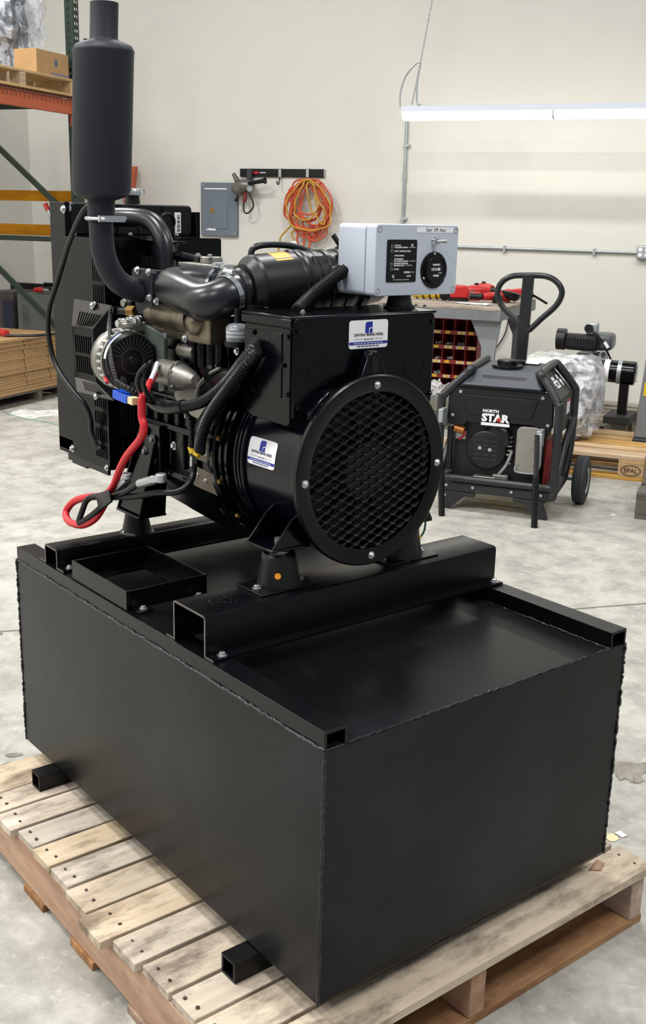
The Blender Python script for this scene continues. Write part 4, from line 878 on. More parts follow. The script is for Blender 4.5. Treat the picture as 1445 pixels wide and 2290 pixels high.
m_tin = M('weathered_silver_shield', '8d8a83', .55, .35, c2='5c5046', c2s=14, c2f=(.58, .72))
m_lens = emit('lit_diffuser', 'fdfff4', 9.0)
m_paper = M('paper', 'e4e5e6', .8)
def film(name, tint=(.9, .94, 1), alpha=.45, scale=26):
    """stretch film: clear with crumpled, glossy milky folds"""
    m, t, b = nt(name); N = t.nodes; L = t.links
    tc = N.new('ShaderNodeTexCoord'); n1 = N.new('ShaderNodeTexNoise'); n1.inputs['Scale'].default_value = scale; n1.inputs['Detail'].default_value = 3; n1.inputs['Distortion'].default_value = 1.2
    L.new(tc.outputs['Object'], n1.inputs['Vector'])
    mr = N.new('ShaderNodeMapRange'); mr.inputs[1].default_value = .42; mr.inputs[2].default_value = .62; mr.inputs[3].default_value = alpha*.35; mr.inputs[4].default_value = min(1, alpha*1.5); L.new(n1.outputs[0], mr.inputs[0])
    b.inputs['Base Color'].default_value = tint+(1,); b.inputs['Roughness'].default_value = .12; b.inputs['Specular IOR Level'].default_value = .8
    L.new(mr.outputs[0], b.inputs['Alpha'])
    bp = N.new('ShaderNodeBump'); bp.inputs['Strength'].default_value = .7; bp.inputs['Distance'].default_value = .03; L.new(n1.outputs[0], bp.inputs['Height']); L.new(bp.outputs[0], b.inputs['Normal'])
    return m
m_film = film('stretch_film', (.93, .95, 1), .5, 11); m_film2 = film('clear_film', (.86, .90, .96), .30, 14)
def blob(mb, c, r, amp=.2, freq=3, seed=0, nu=28, nv=16, zmin=None, sq=1.0):
    """closed crumpled lump; sq < 1 makes it boxier"""
    c = V(c); r = V(r); g = []
    def sp(x): return math.copysign(abs(x)**sq, x)
    for j in range(nv+1):
        th = pi*j/nv
        for i in range(nu):
            ph = 2*pi*i/nu; d = V((sp(math.sin(th)*math.cos(ph)), sp(math.sin(th)*math.sin(ph)), sp(math.cos(th))))
            k = 1+amp*noise.noise(d*freq+V((seed*7.1, seed*3.3, seed)))+amp*.5*noise.noise(d*freq*2.7+V((seed, 5, 2)))
            p = c+V((d.x*r.x*k, d.y*r.y*k, d.z*r.z*k))
            if zmin is not None: p.z = max(p.z, zmin)
            g.append(p)
    mb.add(g, [(j*nu+i, j*nu+(i+1) % nu, (j+1)*nu+(i+1) % nu, (j+1)*nu+i) for j in range(nv) for i in range(nu)]); return mb

# ------------------------------------------------------------------ on the back wall
a, b = PN(453, 408, NW), PN(534, 529, NW)
t = rthing('breaker_panel', 'slate grey breaker panel box fixed flush on the back wall', 'electrical panel', a.x, NW, b.z); w_, h_ = b.x-a.x, a.z-b.z
MB().bx(0, w_, -.035, 0, 0, h_).build('panel_cover', m_panelg, t, bevel=.003)
dr = MB().bx(w_*.27, w_*.74, -.041, -.0355, h_*.14, h_*.80).build('panel_door', m_panelg, t, bevel=.002)
MB().bx(w_*.27, w_*.37, -.046, -.0415, h_*.44, h_*.52).build('door_latch', m_brass, dr, bevel=.001)
MB().bx(w_*.10, w_*.72, -.0375, -.0355, h_*.873, h_*.895).build('paint_chip', m_whitep, t)
MB().prism([(w_*.12, h_*.11), (w_*.41, h_*.10), (w_*.41, h_*.16), (w_*.26, h_*.15)], XZ(-.0375), 0, .002).build('torn_label', m_whitep, t)
bolts(t, [(w_*.06, -.035, h_*.95), (w_*.94, -.035, h_*.06), (w_*.06, -.035, h_*.06)], (0, -1, 0), .009, m_galv, name='cover_screw')
a, b = PN(539, 380.5, NW), PN(726, 397, NW)
t = rthing('tool_rail', 'black wall rail for hanging tools with red and white print', 'tool rail', a.x, NW, b.z); rw, rh = b.x-a.x, .070
MB().bx(0, rw, -.022, 0, 0, rh).build('rail', m_plas, t, bevel=.003); RAILZ = b.z
MB().bx(rw+.0005, rw+.008, -.02, 0, .004, rh-.004).build('rail_end', m_galv, t)
MB().prism(rrect(.062, .018, .006, 3, rw*.19, rh*.52), XZ(-.0235), 0, .001).build('red_badge', m_redp, t)
for k in range(5): MB().bx(rw*.245+.012*k, rw*.245+.012*k+.009, -.0235, -.0225, rh*.46, rh*.58).build('brand_print', m_whitep, t)
def hook(u, label, full=True):
    q = PN(u, 390, NW); h = rthing('rail_hook', label, 'hook', q.x, NW, RAILZ, group='hooks on the tool rail')
    MB().bx(-.014, .014, -.034, -.0225, -.005, rh+.006).bx(-.014, .014, -.0225, .0, rh+.0005, rh+.006).build('hook_clip', m_galv, h, bevel=.002)
    MB().tube(curve([(0, -.034, 0), (0, -.04, -.03), (0, -.05, -.06), (0, -.075, -.065), (0, -.095, -.04)], 5), .006, 8).build('hook_prong', m_plas, h)
hook(629, 'empty metal rail hook between the hanging drill and the cord coils'); hook(690.5, 'metal rail hook carrying the orange and yellow extension cords')
# drill with side handle hung on the rail
P = lambda u, v, d=.10: PN(u, v, NW-d)-V((0, NW, 0))
t = rthing('corded_drill', 'heavy grey corded drill with red grip hanging from the wall rail', 'drill', 0, NW, 0)
MB().tube(curve([P(527, 432), P(537, 418), P(552, 415), P(566, 418)], 5), [.045, .055, .062, .062, .062, .06, .06, .06, .06, .058, .055, .052, .05, .045, .04, .035], 14).build('drill_body', M('grey_cast_tool', '67655f', .4, .4), t)
MB().cyl(P(531, 405), P(522, 388), .024, .016, 14).build('chuck', M('dull_chuck_steel', '5f5b4f', .35, .7), t)
MB().cyl(P(556, 410, .14), P(592, 404, .14), .017, .020, 12).build('side_handle', m_plas, t); MB().cyl(P(591, 404, .14), P(594, 403.5, .14), .03, .03, 12).build('handle_stop', m_plas, t)
MB().tube(curve([P(547, 426), P(548, 442), P(546, 452)], 4), .019, 10).build('pistol_grip', M('dark_red_grip', '6c2320', .5), t)
MB().bx(*(lambda q: (q.x-.024, q.x+.024, -.07, -.024, RAILZ-.10, RAILZ+.06))(P(553, 400))).build('rail_clip', m_plasg, t, bevel=.006)
MB().cyl(P(558, 422, .15), P(562, 418, .06), .026, n=14).build('gear_knob', m_galv, t)
MB().tube(curve([P(546, 452), P(545, 465), P(548, 476), P(557, 475), P(566, 464), P(566, 452), P(560, 438), P(553, 428)], 6), .0075, 8).build('power_cord', m_rub, t)
MB().tube(curve([P(537, 425), P(534, 435), P(530, 444)], 4), .0075, 8).build('cord_tail', m_rub, t); MB().cyl(P(531, 442), P(527, 450), .012, .017, 8).build('cord_plug', m_plas, t)
# extension cords coiled on the hook
def coil(name, label, mat, loops, r, extra):
    t = rthing(name, label, 'extension cord', 0, NW, 0); rr = random.Random(len(name))
    mb = MB(); hk = (690, 401)
    for (cx_, cy_, wx, wy, tilt, d) in loops:
        pts = []
        for k in range(16):
            a_ = 2*pi*k/16; x = wx*math.sin(a_)*(1-.25*math.cos(a_)); y = -wy*math.cos(a_)
            pts.append(P(cx_+x+tilt*y+rr.uniform(-3.5, 3.5)*(k % 16 > 1), cy_+y+rr.uniform(-3, 3)*(k % 16 > 1), d+rr.uniform(-.012, .012)))
        mb.tube(curve(pts, 4, True), r, 7, True)
    mb.build('coiled_loops', mat, t, smooth=60)
    for pts in extra: MB().tube(curve([P(*q) for q in pts], 6), r, 7).build('loose_loop', mat, t, smooth=60)
    return t
oc = coil('orange_extension_cord', 'bright orange extension cord coiled on a hook of the tool rail', m_oran,
     [(688, 458, 46, 57, .08, .10), (690, 462, 40, 60, -.06, .115), (695, 452, 36, 50, .2, .13), (686, 455, 49, 54, .02, .105), (698, 458, 44, 56, -.10, .12), (690, 464, 30, 62, .16, .09), (699, 446, 24, 44, -.22, .12), (680, 448, 32, 46, .25, .095), (692, 466, 42, 66, .05, .10), (688, 440, 26, 38, .1, .125), (700, 470, 28, 68, .12, .11)],
     .0085, [[(672, 410), (650, 440), (638, 470), (640, 486), (650, 485), (660, 474)], [(664, 500), (666, 520), (664, 535), (666, 548)], [(680, 505), (690, 525), (700, 530), (706, 515), (698, 505)], [(676, 505), (680, 535), (678, 558)], [(716, 495), (708, 520), (696, 540), (688, 530)], [(696, 535), (694, 545), (690, 556)]])
MB().cyl(P(666, 548), P(664, 557), .014, .018, 8).build('cord_plug', m_redp, oc)
yc_ = coil('yellow_extension_cord', 'yellow extension cord coiled over the orange cord on the rail', m_yelc,
     [(690, 460, 48, 58, .10, .15), (684, 448, 24, 46, -.12, .155), (704, 452, 12, 48, .35, .148)], .0085,
     [[(662, 482), (655, 500), (640, 516), (628, 530), (625, 548), (622, 562)], [(678, 512), (662, 514), (653, 520), (655, 532), (664, 543)]])
MB().prism([(0, 0), (.05, .01), (.07, -.03), (.03, -.04)], lambda a_, b_, d: P(650, 540, .12)+V((a_, d, b_)), 0, .002).build('paper_tag', m_paper, oc)
# conduits, outlet box
q0, q1 = PN(911, 285, NW), PN(902.5, 497, NW)
t = rthing('wall_conduit', 'upright galvanised conduit running up behind the hanging lamp', 'conduit', q0.x, NW, 0)
MB().cyl((0, -.018, .4), (0, -.018, q0.z+.05), .0125, n=12).build('pipe', m_galv, t)
for z in (q0.z-.16, q1.z+.02, 1.0): MB().bx(-.02, .035, -.034, 0, z, z+.02).build('pipe_strap', m_galv, t)
MB().cyl((0, -.018, q0.z-.43), (0, -.018, q0.z-.36), .017, n=12).build('pipe_coupling', m_galv, t)
q0, q1 = PN(1028, 553, NW), PN(1425, 564, NW); zc_ = (q0.z+q1.z)/2
t = rthing('wall_conduit', 'level galvanised conduit along the wall to the outlet box', 'conduit', q1.x, NW, zc_)
MB().cyl((-2.0, -.018, 0), (-.0, -.018, 0), .0115, n=12).build('pipe', m_galv, t)
for x in (-.35, -1.1): MB().bx(x, x+.02, -.034, 0, -.03, .022).build('pipe_strap', m_galv, t)
t = rthing('outlet_box', 'galvanised double outlet box at the end of the level conduit', 'outlet', q1.x+.0005, NW, zc_-.045)
MB().bx(0, .115, -.06, 0, -.005, .105).build('box', m_galv, t, bevel=.012)
for x in (.032, .083):
    for z in (.03, .072): MB().prism(rrect(.03, .028, .010, 3, x, z), XZ(-.063), 0, .003).build('socket', m_whitep, t)

# ------------------------------------------------------------------ hanging strip lamp
NLg = 8.5; q0, qm = PN(903, 255, NLg), PN(1241, 250, NLg)
t = rthing('strip_lamp', 'long white fluorescent strip lamp hanging lit in front of the wall', 'lamp', q0.x, NLg, q0.z-.05); sl = qm.x-q0.x
MB().prism([(-.05, .105), (.05, .105), (.075, .06), (-.075, .06)], lambda a_, b_, d: V((d, a_, b_)), 0, sl*2+.02).build('lamp_housing', M('white_lamp_paint', 'c7ccd6', .45), t, bevel=.003)
for k in range(2):
    x0 = sl*k+.006; MB().prism([(-.068, .0595), (-.066, .03), (-.045, .008), (0, 0), (.045, .008), (.066, .03), (.068, .0595)], lambda a_, b_, d: V((d, a_, b_)), x0, x0+sl-.012).build('lit_diffuser', m_lens, t, smooth=60)
MB().prism([(-.072, .0595), (-.07, .028), (-.047, .004), (0, -.004), (.047, .004), (.07, .028), (.072, .0595)], lambda a_, b_, d: V((d, a_, b_)), sl-.005, sl+.005).build('joint_band', m_galv, t)
t2 = rthing('lamp_chain', 'thin steel chain holding up the end of the strip lamp', 'chain', 0, NLg, 0)
link = MB().tube([(.007*math.cos(k*pi/6), 0, .014*math.sin(k*pi/6)) for k in range(12)], .0022, 5, True).build('chain_link', m_galv, t2)
A, B = PN(921, 236, NLg), PN(941, 138, NLg); C2 = PN(968, -6, NLg); k = 0
def run(A, B, first):
    global k
    n = int((B-A).length/.022); d = (B-A).normalized()
    for i in range(n):
        o = link if (first and i == 0) else link.copy()
        if not (first and i == 0): COL.objects.link(o)
        p = A.lerp(B, (i+.5)/n); o.parent = t2
        o.matrix_local = Matrix.Translation((p.x, 0, p.z)) @ V((0, 0, 1)).rotation_difference(V((d.x, 0, d.z))).to_matrix().to_4x4() @ Matrix.Rotation(pi/2*(i % 2), 4, 'Z')
run(A, B, True); run(B, C2+(C2-B)*.8, False)
t3 = rthing('lamp_cable', 'grey flexible cable looping up from the lamp end to the chain', 'cable', 0, NLg, 0)
MB().tube(curve([(lambda q: (q.x, q.y-NLg, q.z))(PN(u, v, NLg-.02)) for u, v in ((895, 239), (896, 205), (908, 170), (928, 145), (941, 138))], 6), .0075, 8).build('cable_rise', m_galv, t3)
MB().tube(curve([(lambda q: (q.x, q.y-NLg, q.z))(PN(u, v, NLg-.03)) for u, v in ((941, 140), (934, 180), (932, 210), (934, 232), (941, 234))], 6), .0075, 8).build('cable_drop', m_galv, t3)

# ------------------------------------------------------------------ pallet rack by the side wall
RF, NP = -5.2, 7.52
t = rthing('pallet_rack', 'green and orange steel pallet rack with a wire deck beside the side wall', 'rack', RF, NP, 0)
pw_ = .076
mb = MB(); mb.slots(lambda u, v, d: V((u, d, v)), -pw_, 0, 0, 3.3, (-.052, -.032), (.05, 3.25), 1, 63, .01, .031, 0, .002); mb.slots(lambda u, v, d: V((d, u, v)), .0025, pw_, 0, 3.3, (.018, .060), (.05, 3.25), 2, 63, .012, .031, -.002, 0)
mb.bx(-pw_, -pw_+.002, .002, pw_, 0, 3.3); mb.build('upright_post', m_green, t, smooth=0)
mb = MB(); mb.bx(-1.07-pw_, -1.07, 0, pw_, 0, 3.3); mb.build('upright_post', m_green, t)
f = lambda u, v: (lambda q: V((q.x-RF, .03, q.z)))(PN(u, v, NP+.03))
def strut(name, a_, b_, w=.04): MB().beam(a_, b_, .03, w, up=(0, 0, 1)).build(name, m_green, t)
def ext(a_, b_): d = b_-a_; return a_+d*((-1.07-a_.x)/d.x), a_+d*((-pw_-.001-a_.x)/d.x)
strut('diagonal_brace', *ext(f(0, 333), f(133, 462))); strut('diagonal_brace', *ext(f(0, 602), f(132, 735)))
for v in (238, 533): q = f(60, v); strut('level_brace', V((-1.07, .03, q.z)), V((-pw_-.001, .03, q.z)))
zb_ = 2.165
mb = MB(); mb.bx(-.048, .0, -3.0, -.0005, zb_, zb_+.105); mb.build('load_beam', m_rackor, t, bevel=.004)
mb = MB(); mb.bx(-.052, .006, -.06, .068, zb_-.07, zb_+.13) if False else mb.bx(.0005, .007, -.055, .07, zb_-.085, zb_+.14); mb.bx(-.055, -.0005, -.006, -.0005, zb_-.085, zb_-.001); mb.build('beam_connector', m_rackor, t)
MB().bx(-1.07, -1.02, -3.0, 0, zb_, zb_+.105).build('load_beam', m_rackor, t)
for i in range(36):                                  # wire deck: each wire bends down over the beam
    y = -.04-.05*i; MB().tube([(-.9, y, zb_+.125), (-.01, y, zb_+.125), (.008, y, zb_+.120), (.010, y, zb_+.065)], .004, 6).build('deck_wire', m_wire, t)
MB().tube([(.012, -.02, zb_+.108), (.012, -3.0, zb_+.108)], .004, 6).build('deck_rail_wire', m_wire, t)
zt_ = zb_+.130
p = rthing('rack_pallet', 'pale pallet up on the rack under the wrapped machine', 'pallet', RF, NP-.02, zt_)
for i in range(9): x = -1.0+.115*i; MB().bx(x, x+.1, -1.3, 0, .107, .125).build('deck_board', m_rackw, p, bevel=.002)
for y in (-1.3, -.68, -.06): MB().bx(-1.0, .02, y, y+.06, .0185, .106).build('stringer', m_rackw, p)
MB().bx(-.08, .02, -1.3, 0, 0, .018).build('bottom_board', m_rackw, p); MB().bx(-.6, -.5, -1.3, 0, 0, .018).build('bottom_board', m_rackw, p)
ztp = zt_+.126
a, b, c_ = PR(82, 165, RF-.0), PR(164, 172, RF-.0), PR(90, 128, RF)
t = rthing('carton', 'small sealed brown carton with grey print on the high pallet edge', 'box', RF-.02, NP-.05, ztp); bl = .40; bh_ = .17
MB().bx(-.20, 0, -bl, 0, 0, bh_).build('carton_body', m_card, t, bevel=.002)
MB().bx(.0, .0006, -bl+.22, -bl+.26, .07, .12).build('printed_mark', M('blue_grey_print', '5a6070', .7), t); MB().bx(.0, .0006, -bl+.17, -bl+.40, .010, .022).build('printed_line', M('blue_grey_line', '6d7390', .7), t)
MB().bx(-.12, -.08, -bl+.0005, -.0005, bh_, bh_+.0006).build('packing_tape', M('tan_tape', 'a8844c', .3), t)
t = rthing('wrapped_machine', 'tall dark machine bagged in shiny clear plastic up on the rack', 'wrapped machine', RF-.56, NP-.16, ztp)
mb = MB(); blob(mb, (-.02, -.02, .40), (.20, .22, .42), .22, 2.2, 3, zmin=0, sq=.7); mb.build('machine_body', M('dark_blue_grey_cast', '2f343b', .4, .2, c2='565c66', c2s=9), t)
mb = MB(); mb.cyl((.12, -.12, .15), (.16, .16, .75), .04); mb.build('machine_pipe', M('dark_steel', '24272c', .4, .4), t)
mb = MB(); blob(mb, (-.0, -.02, .47), (.29, .30, .60), .30, 3.0, 5, 44, 26, 0, .75); mb.build('plastic_bag', film('bag_film', (.80, .86, .95), .34, 9), t, smooth=20)
mb = MB(); blob(mb, (.08, .24, .62), (.12, .14, .30), .5, 2.6, 9, 30, 18, .22); mb.build('loose_bag_corner', m_film2, t, smooth=20)
# boards behind the end frame, with booster cables hung on them
for nm, v0, v1, lb_ in (('shelf_board', 422, 446, 'upper orange pine board fixed level behind the rack frame'), ('shelf_board', 499, 524, 'lower orange pine board fixed level behind the rack frame')):
    qa, qb = PN(150, v0+5, 7.62), PN(150, v1+5, 7.62); t = rthing(nm, lb_, 'board', RF-.55, 7.62, 0, group='boards behind the rack frame'); MB().bx(-.55, .50, 0, .035, qb.z, qa.z).build('board', m_board, t, bevel=.002)
f2 = lambda u, v, n=7.58: (lambda q: V((q.x-RF, q.y-7.6, q.z)))(PN(u, v, n))
t = rthing('booster_cable', 'black booster cable with red handled clamps hung on the pine boards', 'booster cable', RF, 7.6, 0)
MB().tube([f2(101, 456), f2(108, 470)], .020, 8).build('clamp_grip', m_redp, t); MB().tube([f2(108, 470), f2(115, 488), f2(121, 500)], .014, 8).build('clamp_jaw', m_galv, t); MB().tube([f2(119, 498), f2(126, 508)], .02, 8).build('clamp_grip', m_plas, t)
MB().tube(curve([f2(122, 505), f2(126, 490), f2(124, 472), f2(128, 462)], 5), .012, 8).build('cable', m_rub, t)
# grey charger and dark cabinet standing behind the frame
qa, qb = PN(38, 655, 8.0), PN(152, 745, 8.0)
t = rthing('battery_charger', 'grey steel battery charger cabinet with louvred front behind the cardboard', 'charger', qa.x, 8.0, 0); cw_ = qb.x-qa.x; zt2 = qa.z
mb = MB(); mb.slots(XZ(0), 0, cw_, .0, zt2, (cw_*.09, cw_*.24), (zt2*.50, zt2*.86), 1, 13, .01, .012, 0, .004); mb.build('front_panel', M('charger_grey_green', '5f6460', .5, var=.1), t, smooth=0)
mb = MB(); mb.bx(0, cw_, .0045, .42, 0, zt2); mb.build('cabinet', M('charger_case', '505551', .5), t)
MB().slots(XZ(-.003), cw_*.55, cw_*.8, zt2*.48, zt2*.9, (cw_*.6, cw_*.76), (zt2*.50, zt2*.86), 1, 13, .01, .012, 0, .0025).build('louvre_panel', M('charger_grey_green2', '5f6460', .5), t, smooth=0)
t = rthing('booster_cable', 'coiled black cable with a red clamp lying on the grey charger', 'booster cable', qa.x, 8.0, zt2)
MB().tube(curve([(.30+.16*math.cos(k), .16+.10*math.sin(k), .02+.006*k) for k in [i*.7 for i in range(14)]], 4), .016, 8).build('cable', m_rub, t)
MB().tube([(.15, .06, .03), (.25, .05, .035)], .022, 8).build('clamp_grip', m_redp, t); MB().tube([(.25, .05, .035), (.31, .05, .035)], .014, 8).build('clamp_jaw', m_galv, t)
qa = PN(-20, 640, 8.05); qb = PN(36, 745, 8.05)
t = rthing('parts_cabinet', 'low dark cabinet with navy door and black top beside the charger', 'cabinet', qa.x, 8.05, 0)
MB().bx(0, qb.x-qa.x-.01, 0, .4, 0, qa.z-.04).build('cabinet_body', M('taupe_cabinet', '4d4744', .6), t); MB().bx(-.1, qb.x-qa.x+.14, .40, .50, qa.z-.05, qa.z+.01).build('cabinet_top', m_plas, t)
MB().bx(.12, qb.x-qa.x-.02, -.012, -.0005, .05, qa.z-.12).build('cabinet_door', M('navy_door', '252a42', .5), t, bevel=.003)
# flattened cartons on a dark pallet
t = rthing('low_pallet', 'dark grey pallet under the stack of flattened cartons', 'pallet', RF, 6.9, 0)
for i in range(8): x = -1.0+.126*i; MB().bx(x, x+.11, -.62, .36, .078, .095).build('deck_board', m_darkw, t)
for y in (-.6, -.02, .30): MB().bx(-1.0, .0, y, y+.05, .0165, .0775).build('stringer', m_darkw, t)
MB().bx(-.1, .0, -.62, .36, 0, .016).build('bottom_board', m_darkw, t)
rr = random.Random(5); nlay = 11; z = .0955
for i in range(nlay):
    hh = .0345 if i else .05
    t = rthing('flattened_carton', 'flattened brown carton, '+('bottom one', 'second from the bottom', 'third from the bottom', 'fourth from the bottom', 'fifth from the bottom', 'middle one', 'fifth from the top', 'fourth from the top', 'third from the top', 'second from the top', 'topmost layer')[i]+' of the stack under the rack', 'cardboard', RF+rr.uniform(-.008, .006), 6.9+rr.uniform(-.01, .01), z, group='flattened cartons under the rack')
    g = .012
    for y0, y1 in ((-.62, -.165), (-.165+g, .135), (.135+g, .36)) if i else ((-.62, .36),):
        MB().bx(-.95, 0, y0, y1, 0, hh*.46).build('lower_flap', m_card, t, bevel=.003); MB().bx(-.95, -.004, y0+.002, y1-.002, hh*.48, hh-.001).build('upper_flap', m_card, t, bevel=.003)
    z += hh
t = rthing('top_carton', 'smooth flattened carton lid lying on top of the carton stack', 'cardboard', RF, 6.9, z); MB().bx(-.95, .01, -.62, .36, 0, .012).build('sheet', m_card, t, bevel=.002)
MB().bx(-.9, .008, -.62, -.2, .0125, .02).build('folded_flap', m_card, t, bevel=.002)
t = rthing('booster_cable', 'black booster cable with red clamp laid across the carton stack', 'booster cable', RF, 6.9, z+.021)
f3 = lambda u, v: (lambda q: V((q.x-RF, q.y-6.9, .0125)))(toroom(PZ(u, v, z+.03)))
MB().tube(curve([f3(14, 751), f3(60, 752), f3(100, 750), f3(150, 744)], 5), .011, 8).build('cable', m_rub, t); MB().tube([f3(-10, 746)+V((0, 0, .015)), f3(15, 751)+V((0, 0, .015))], .026, 8).build('clamp_grip', m_redp, t)
qa = PN(293, 372, NW-.12)
t = rthing('spare_beam', 'orange steel rack beam leaning upright against the back wall', 'beam', qa.x+.02, NW-.13, 0); MB().hexa([(-.09, -.42, 0), (.0, -.42, 0), (.0, -.37, 0), (-.09, -.37, 0), (-.07, .02, qa.z), (.02, .02, qa.z), (.02, .07, qa.z), (-.07, .07, qa.z)]).build('beam', m_rackor, t)
f4 = lambda u, v: PZ(u, v, .005)
t = thing('green_cable', 'thin pale green cord lying across the floor before the cartons', 'cord', f4(60, 936), world=True); MB().tube(curve([f4(6, 918), f4(28, 928), (f4(70, 938)), f4(110, 944), f4(150, 958)], 5), .004, 6).build('cord', M('pale_green_cord', '8fae9a', .5), t)

# ------------------------------------------------------------------ workbench with bolt bins
BR, BN0, BN1, BZ = -1.66, 7.2, 8.34, .88
t = rthing('workbench', 'heavy grey steel workbench with worn wooden top by the back wall', 'workbench', BR, BN0, 0)
MB().bx(-2.2, 0, 0, BN1-BN0, BZ-.02, BZ).build('bench_top', M('worn_tan_bench_top', '9c8f82', .6, var=.12, vscale=7, c2='7f7468', c2s=5), t, bevel=.003)
mb = MB(); mb.bx(-2.2, 0, -.006, .02, BZ-.085, BZ-.0205); mb.bx(-.02, .002, .0205, BN1-BN0, BZ-.085, BZ-.0205); mb.build('apron', M('scuffed_grey_apron', '6f7275', .45, .2, var=.2, vscale=10), t, bevel=.002)
for x0 in (-.28, -2.1):                              # sheet-steel end legs, wide at the top
    for y0, y1 in ((.06, .09), (1.02, 1.05)):
        mb = MB(); s = 1 if x0 > -1 else -1
        mb.prism([(x0+.06, BZ-.086), (x0+.27, BZ-.086), (x0+.24, BZ-.30), (x0+.23, 0), (x0+.14, 0), (x0+.145, BZ-.27)], XZ(0), y0, y1); mb.build('leg', m_grey, t, bevel=.002)
MB().bx(-2.1, -.06, .10, 1.0, .20, .225).build('lower_shelf', m_grey, t); MB().bx(-2.1, -.06, .098, .0995, .14, .23).build('shelf_lip', M('olive_grey_lip', '6b6a5c', .5), t)
# red bolt bins standing on the lower shelf
bn = rthing('bolt_bin', 'red steel pigeonhole bin with yellow labels under the workbench', 'storage bin', BR-.25, BN0+.40, .226)
nc, nr, cwid, rhgt = 7, 5, .086, .106; bwid, bhgt = nc*cwid, nr*rhgt
MB().bx(-bwid, 0, .20, .206, 0, bhgt).build('back_panel', m_redbin, bn)
for i in range(nc+1): MB().bx(-bwid+i*cwid-.002, -bwid+i*cwid+.002, 0, .1995, 0, bhgt).build('divider', m_redbin, bn)
rr = random.Random(9)
for j in range(nr+1):
    MB().bx(-bwid, 0, .002, .1995, j*rhgt-.002, j*rhgt+.002).build('bin_shelf', m_redbin, bn)
    if j < nr:
        MB().bx(-bwid, 0, -.004, -.0005, j*rhgt-.002, j*rhgt+.026).build('bin_lip', m_redbin, bn)
        for i in range(nc):
            wl = rr.choice((.05, .06, .035)); x = -bwid+i*cwid+.015+rr.uniform(0, .01)
            MB().bx(x, x+wl, -.0055, -.0045, j*rhgt+.002, j*rhgt+.022).build('bin_label', M('cream_label', 'd9d2b4', .7) if wl > .04 else m_yel, bn)
            if wl > .04: MB().bx(x+.015, x+.04, -.0065, -.0056, j*rhgt+.005, j*rhgt+.019).build('yellow_mark', m_yel, bn)
            if rr.random() < .4 or (i, j) in ((4, 3),):
                mb = MB()
                for q in range(14): mb.cyl((-bwid+i*cwid+rr.uniform(.015, .07), rr.uniform(.02, .08), j*rhgt+.005+rr.uniform(0, .035)), (-bwid+i*cwid+rr.uniform(.015, .07), rr.uniform(.02, .08), j*rhgt+.008+rr.uniform(0, .035)), .006, n=6)
                o = mb.build('loose_fasteners', m_galv, bn); o['kind'] = 'stuff'
m_bag = film('parts_bag_film', (.80, .80, .78), .75, 40)
for k, (u, v, s, lb_) in enumerate(((982, 846, .07, 'large crumpled clear bag of parts heaped on the lower bench shelf'), (1003, 838, .055, 'crumpled milky parts bag leaning on the red bins'), (1022, 850, .05, 'small flattened parts bag at the shelf front'), (962, 855, .05, 'shiny foil parts bag beside the large crumpled bag'))):
    q = PN(u, v, BN0+.24); t = rthing('parts_bag', lb_, 'bag', q.x, BN0+.17+.14*(k % 2), .2255); mb = MB(); blob(mb, (0, 0, s*.75), (s*.9, s*.55, s*.8), .6, 2.4, k+20, 18, 12, 0); mb.build('bag_film', m_bag, t, smooth=15)
    mb = MB(); blob(mb, (0, 0, s*.45), (s*.5, s*.3, s*.4), .5, 3, k+30, 10, 8, .003); mb.build('bag_contents', M('grey_parts', '80807a', .5, .3), t)
q = PN(1043, 838, BN0+.22); t = rthing('small_carton', 'small tan carton on the lower shelf below the bins', 'box', q.x, BN0+.30, .2255); MB().bx(-.03, .04, -.04, .03, 0, .09).build('carton_body', m_card, t, bevel=.002); MB().bx(-.03, .0, -.06, .028, .0905, .094).build('carton_flap', m_card, t)
# tools on the bench
def bt_(u, v): q = toroom(PZ(u, v, BZ)); return q.x, q.y
x, y = bt_(963, 670); t = rthing('work_light', 'yellow hand tool with black cord wound on the workbench', 'power tool', x, y, BZ)
MB().lathe([(-.14, .018), (-.13, .033), (.07, .035), (.10, .028)], (0, 0, .0445), (1, .1, 0), 20).build('yellow_barrel', m_yel, t); MB().lathe([(0, .036), (.03, .038), (.032, .02), (.034, .008)], (.10, 0, .038), (.5, -1, 0), 20).build('tool_wheel', m_plas, t)
mb = MB(); mb.tube(curve([(-.42+.05*math.cos(k*.9)+.012*k, -.02+.05*math.sin(k*.9), .012+.0016*k) for k in range(22)], 4), .008, 7); mb.build('tool_cord', m_rub, t)
for k in range(4): MB().tube([(-.10+.05*k, .036*math.cos(a), .0445+.037*math.sin(a)) for a in [2*pi*i/14 for i in range(14)]], .0055, 6, True).build('cord_turn', m_rub, t)
def case(u, v, label, cat, sx, sy, sz, rot, build):
    x, y = bt_(u, v); t = rthing('power_tool', label, cat, x, y, BZ, drz=rot, group='red tools on the workbench'); build(t); return t
def b1_(t):
    MB().prism([(-.07, .018), (.07, .018), (.07, .085), (.05, .11), (-.025, .11), (-.07, .06)], XZ(-.05), 0, .10).build('charger_shell', m_redp, t, bevel=.012); MB().bx(-.074, .074, -.055, .055, 0, .018).build('charger_base', m_plas, t, bevel=.004)
case(1025, 672, 'squat red battery charger with black base on the workbench', 'battery charger', 0, 0, 0, .3, b1_)
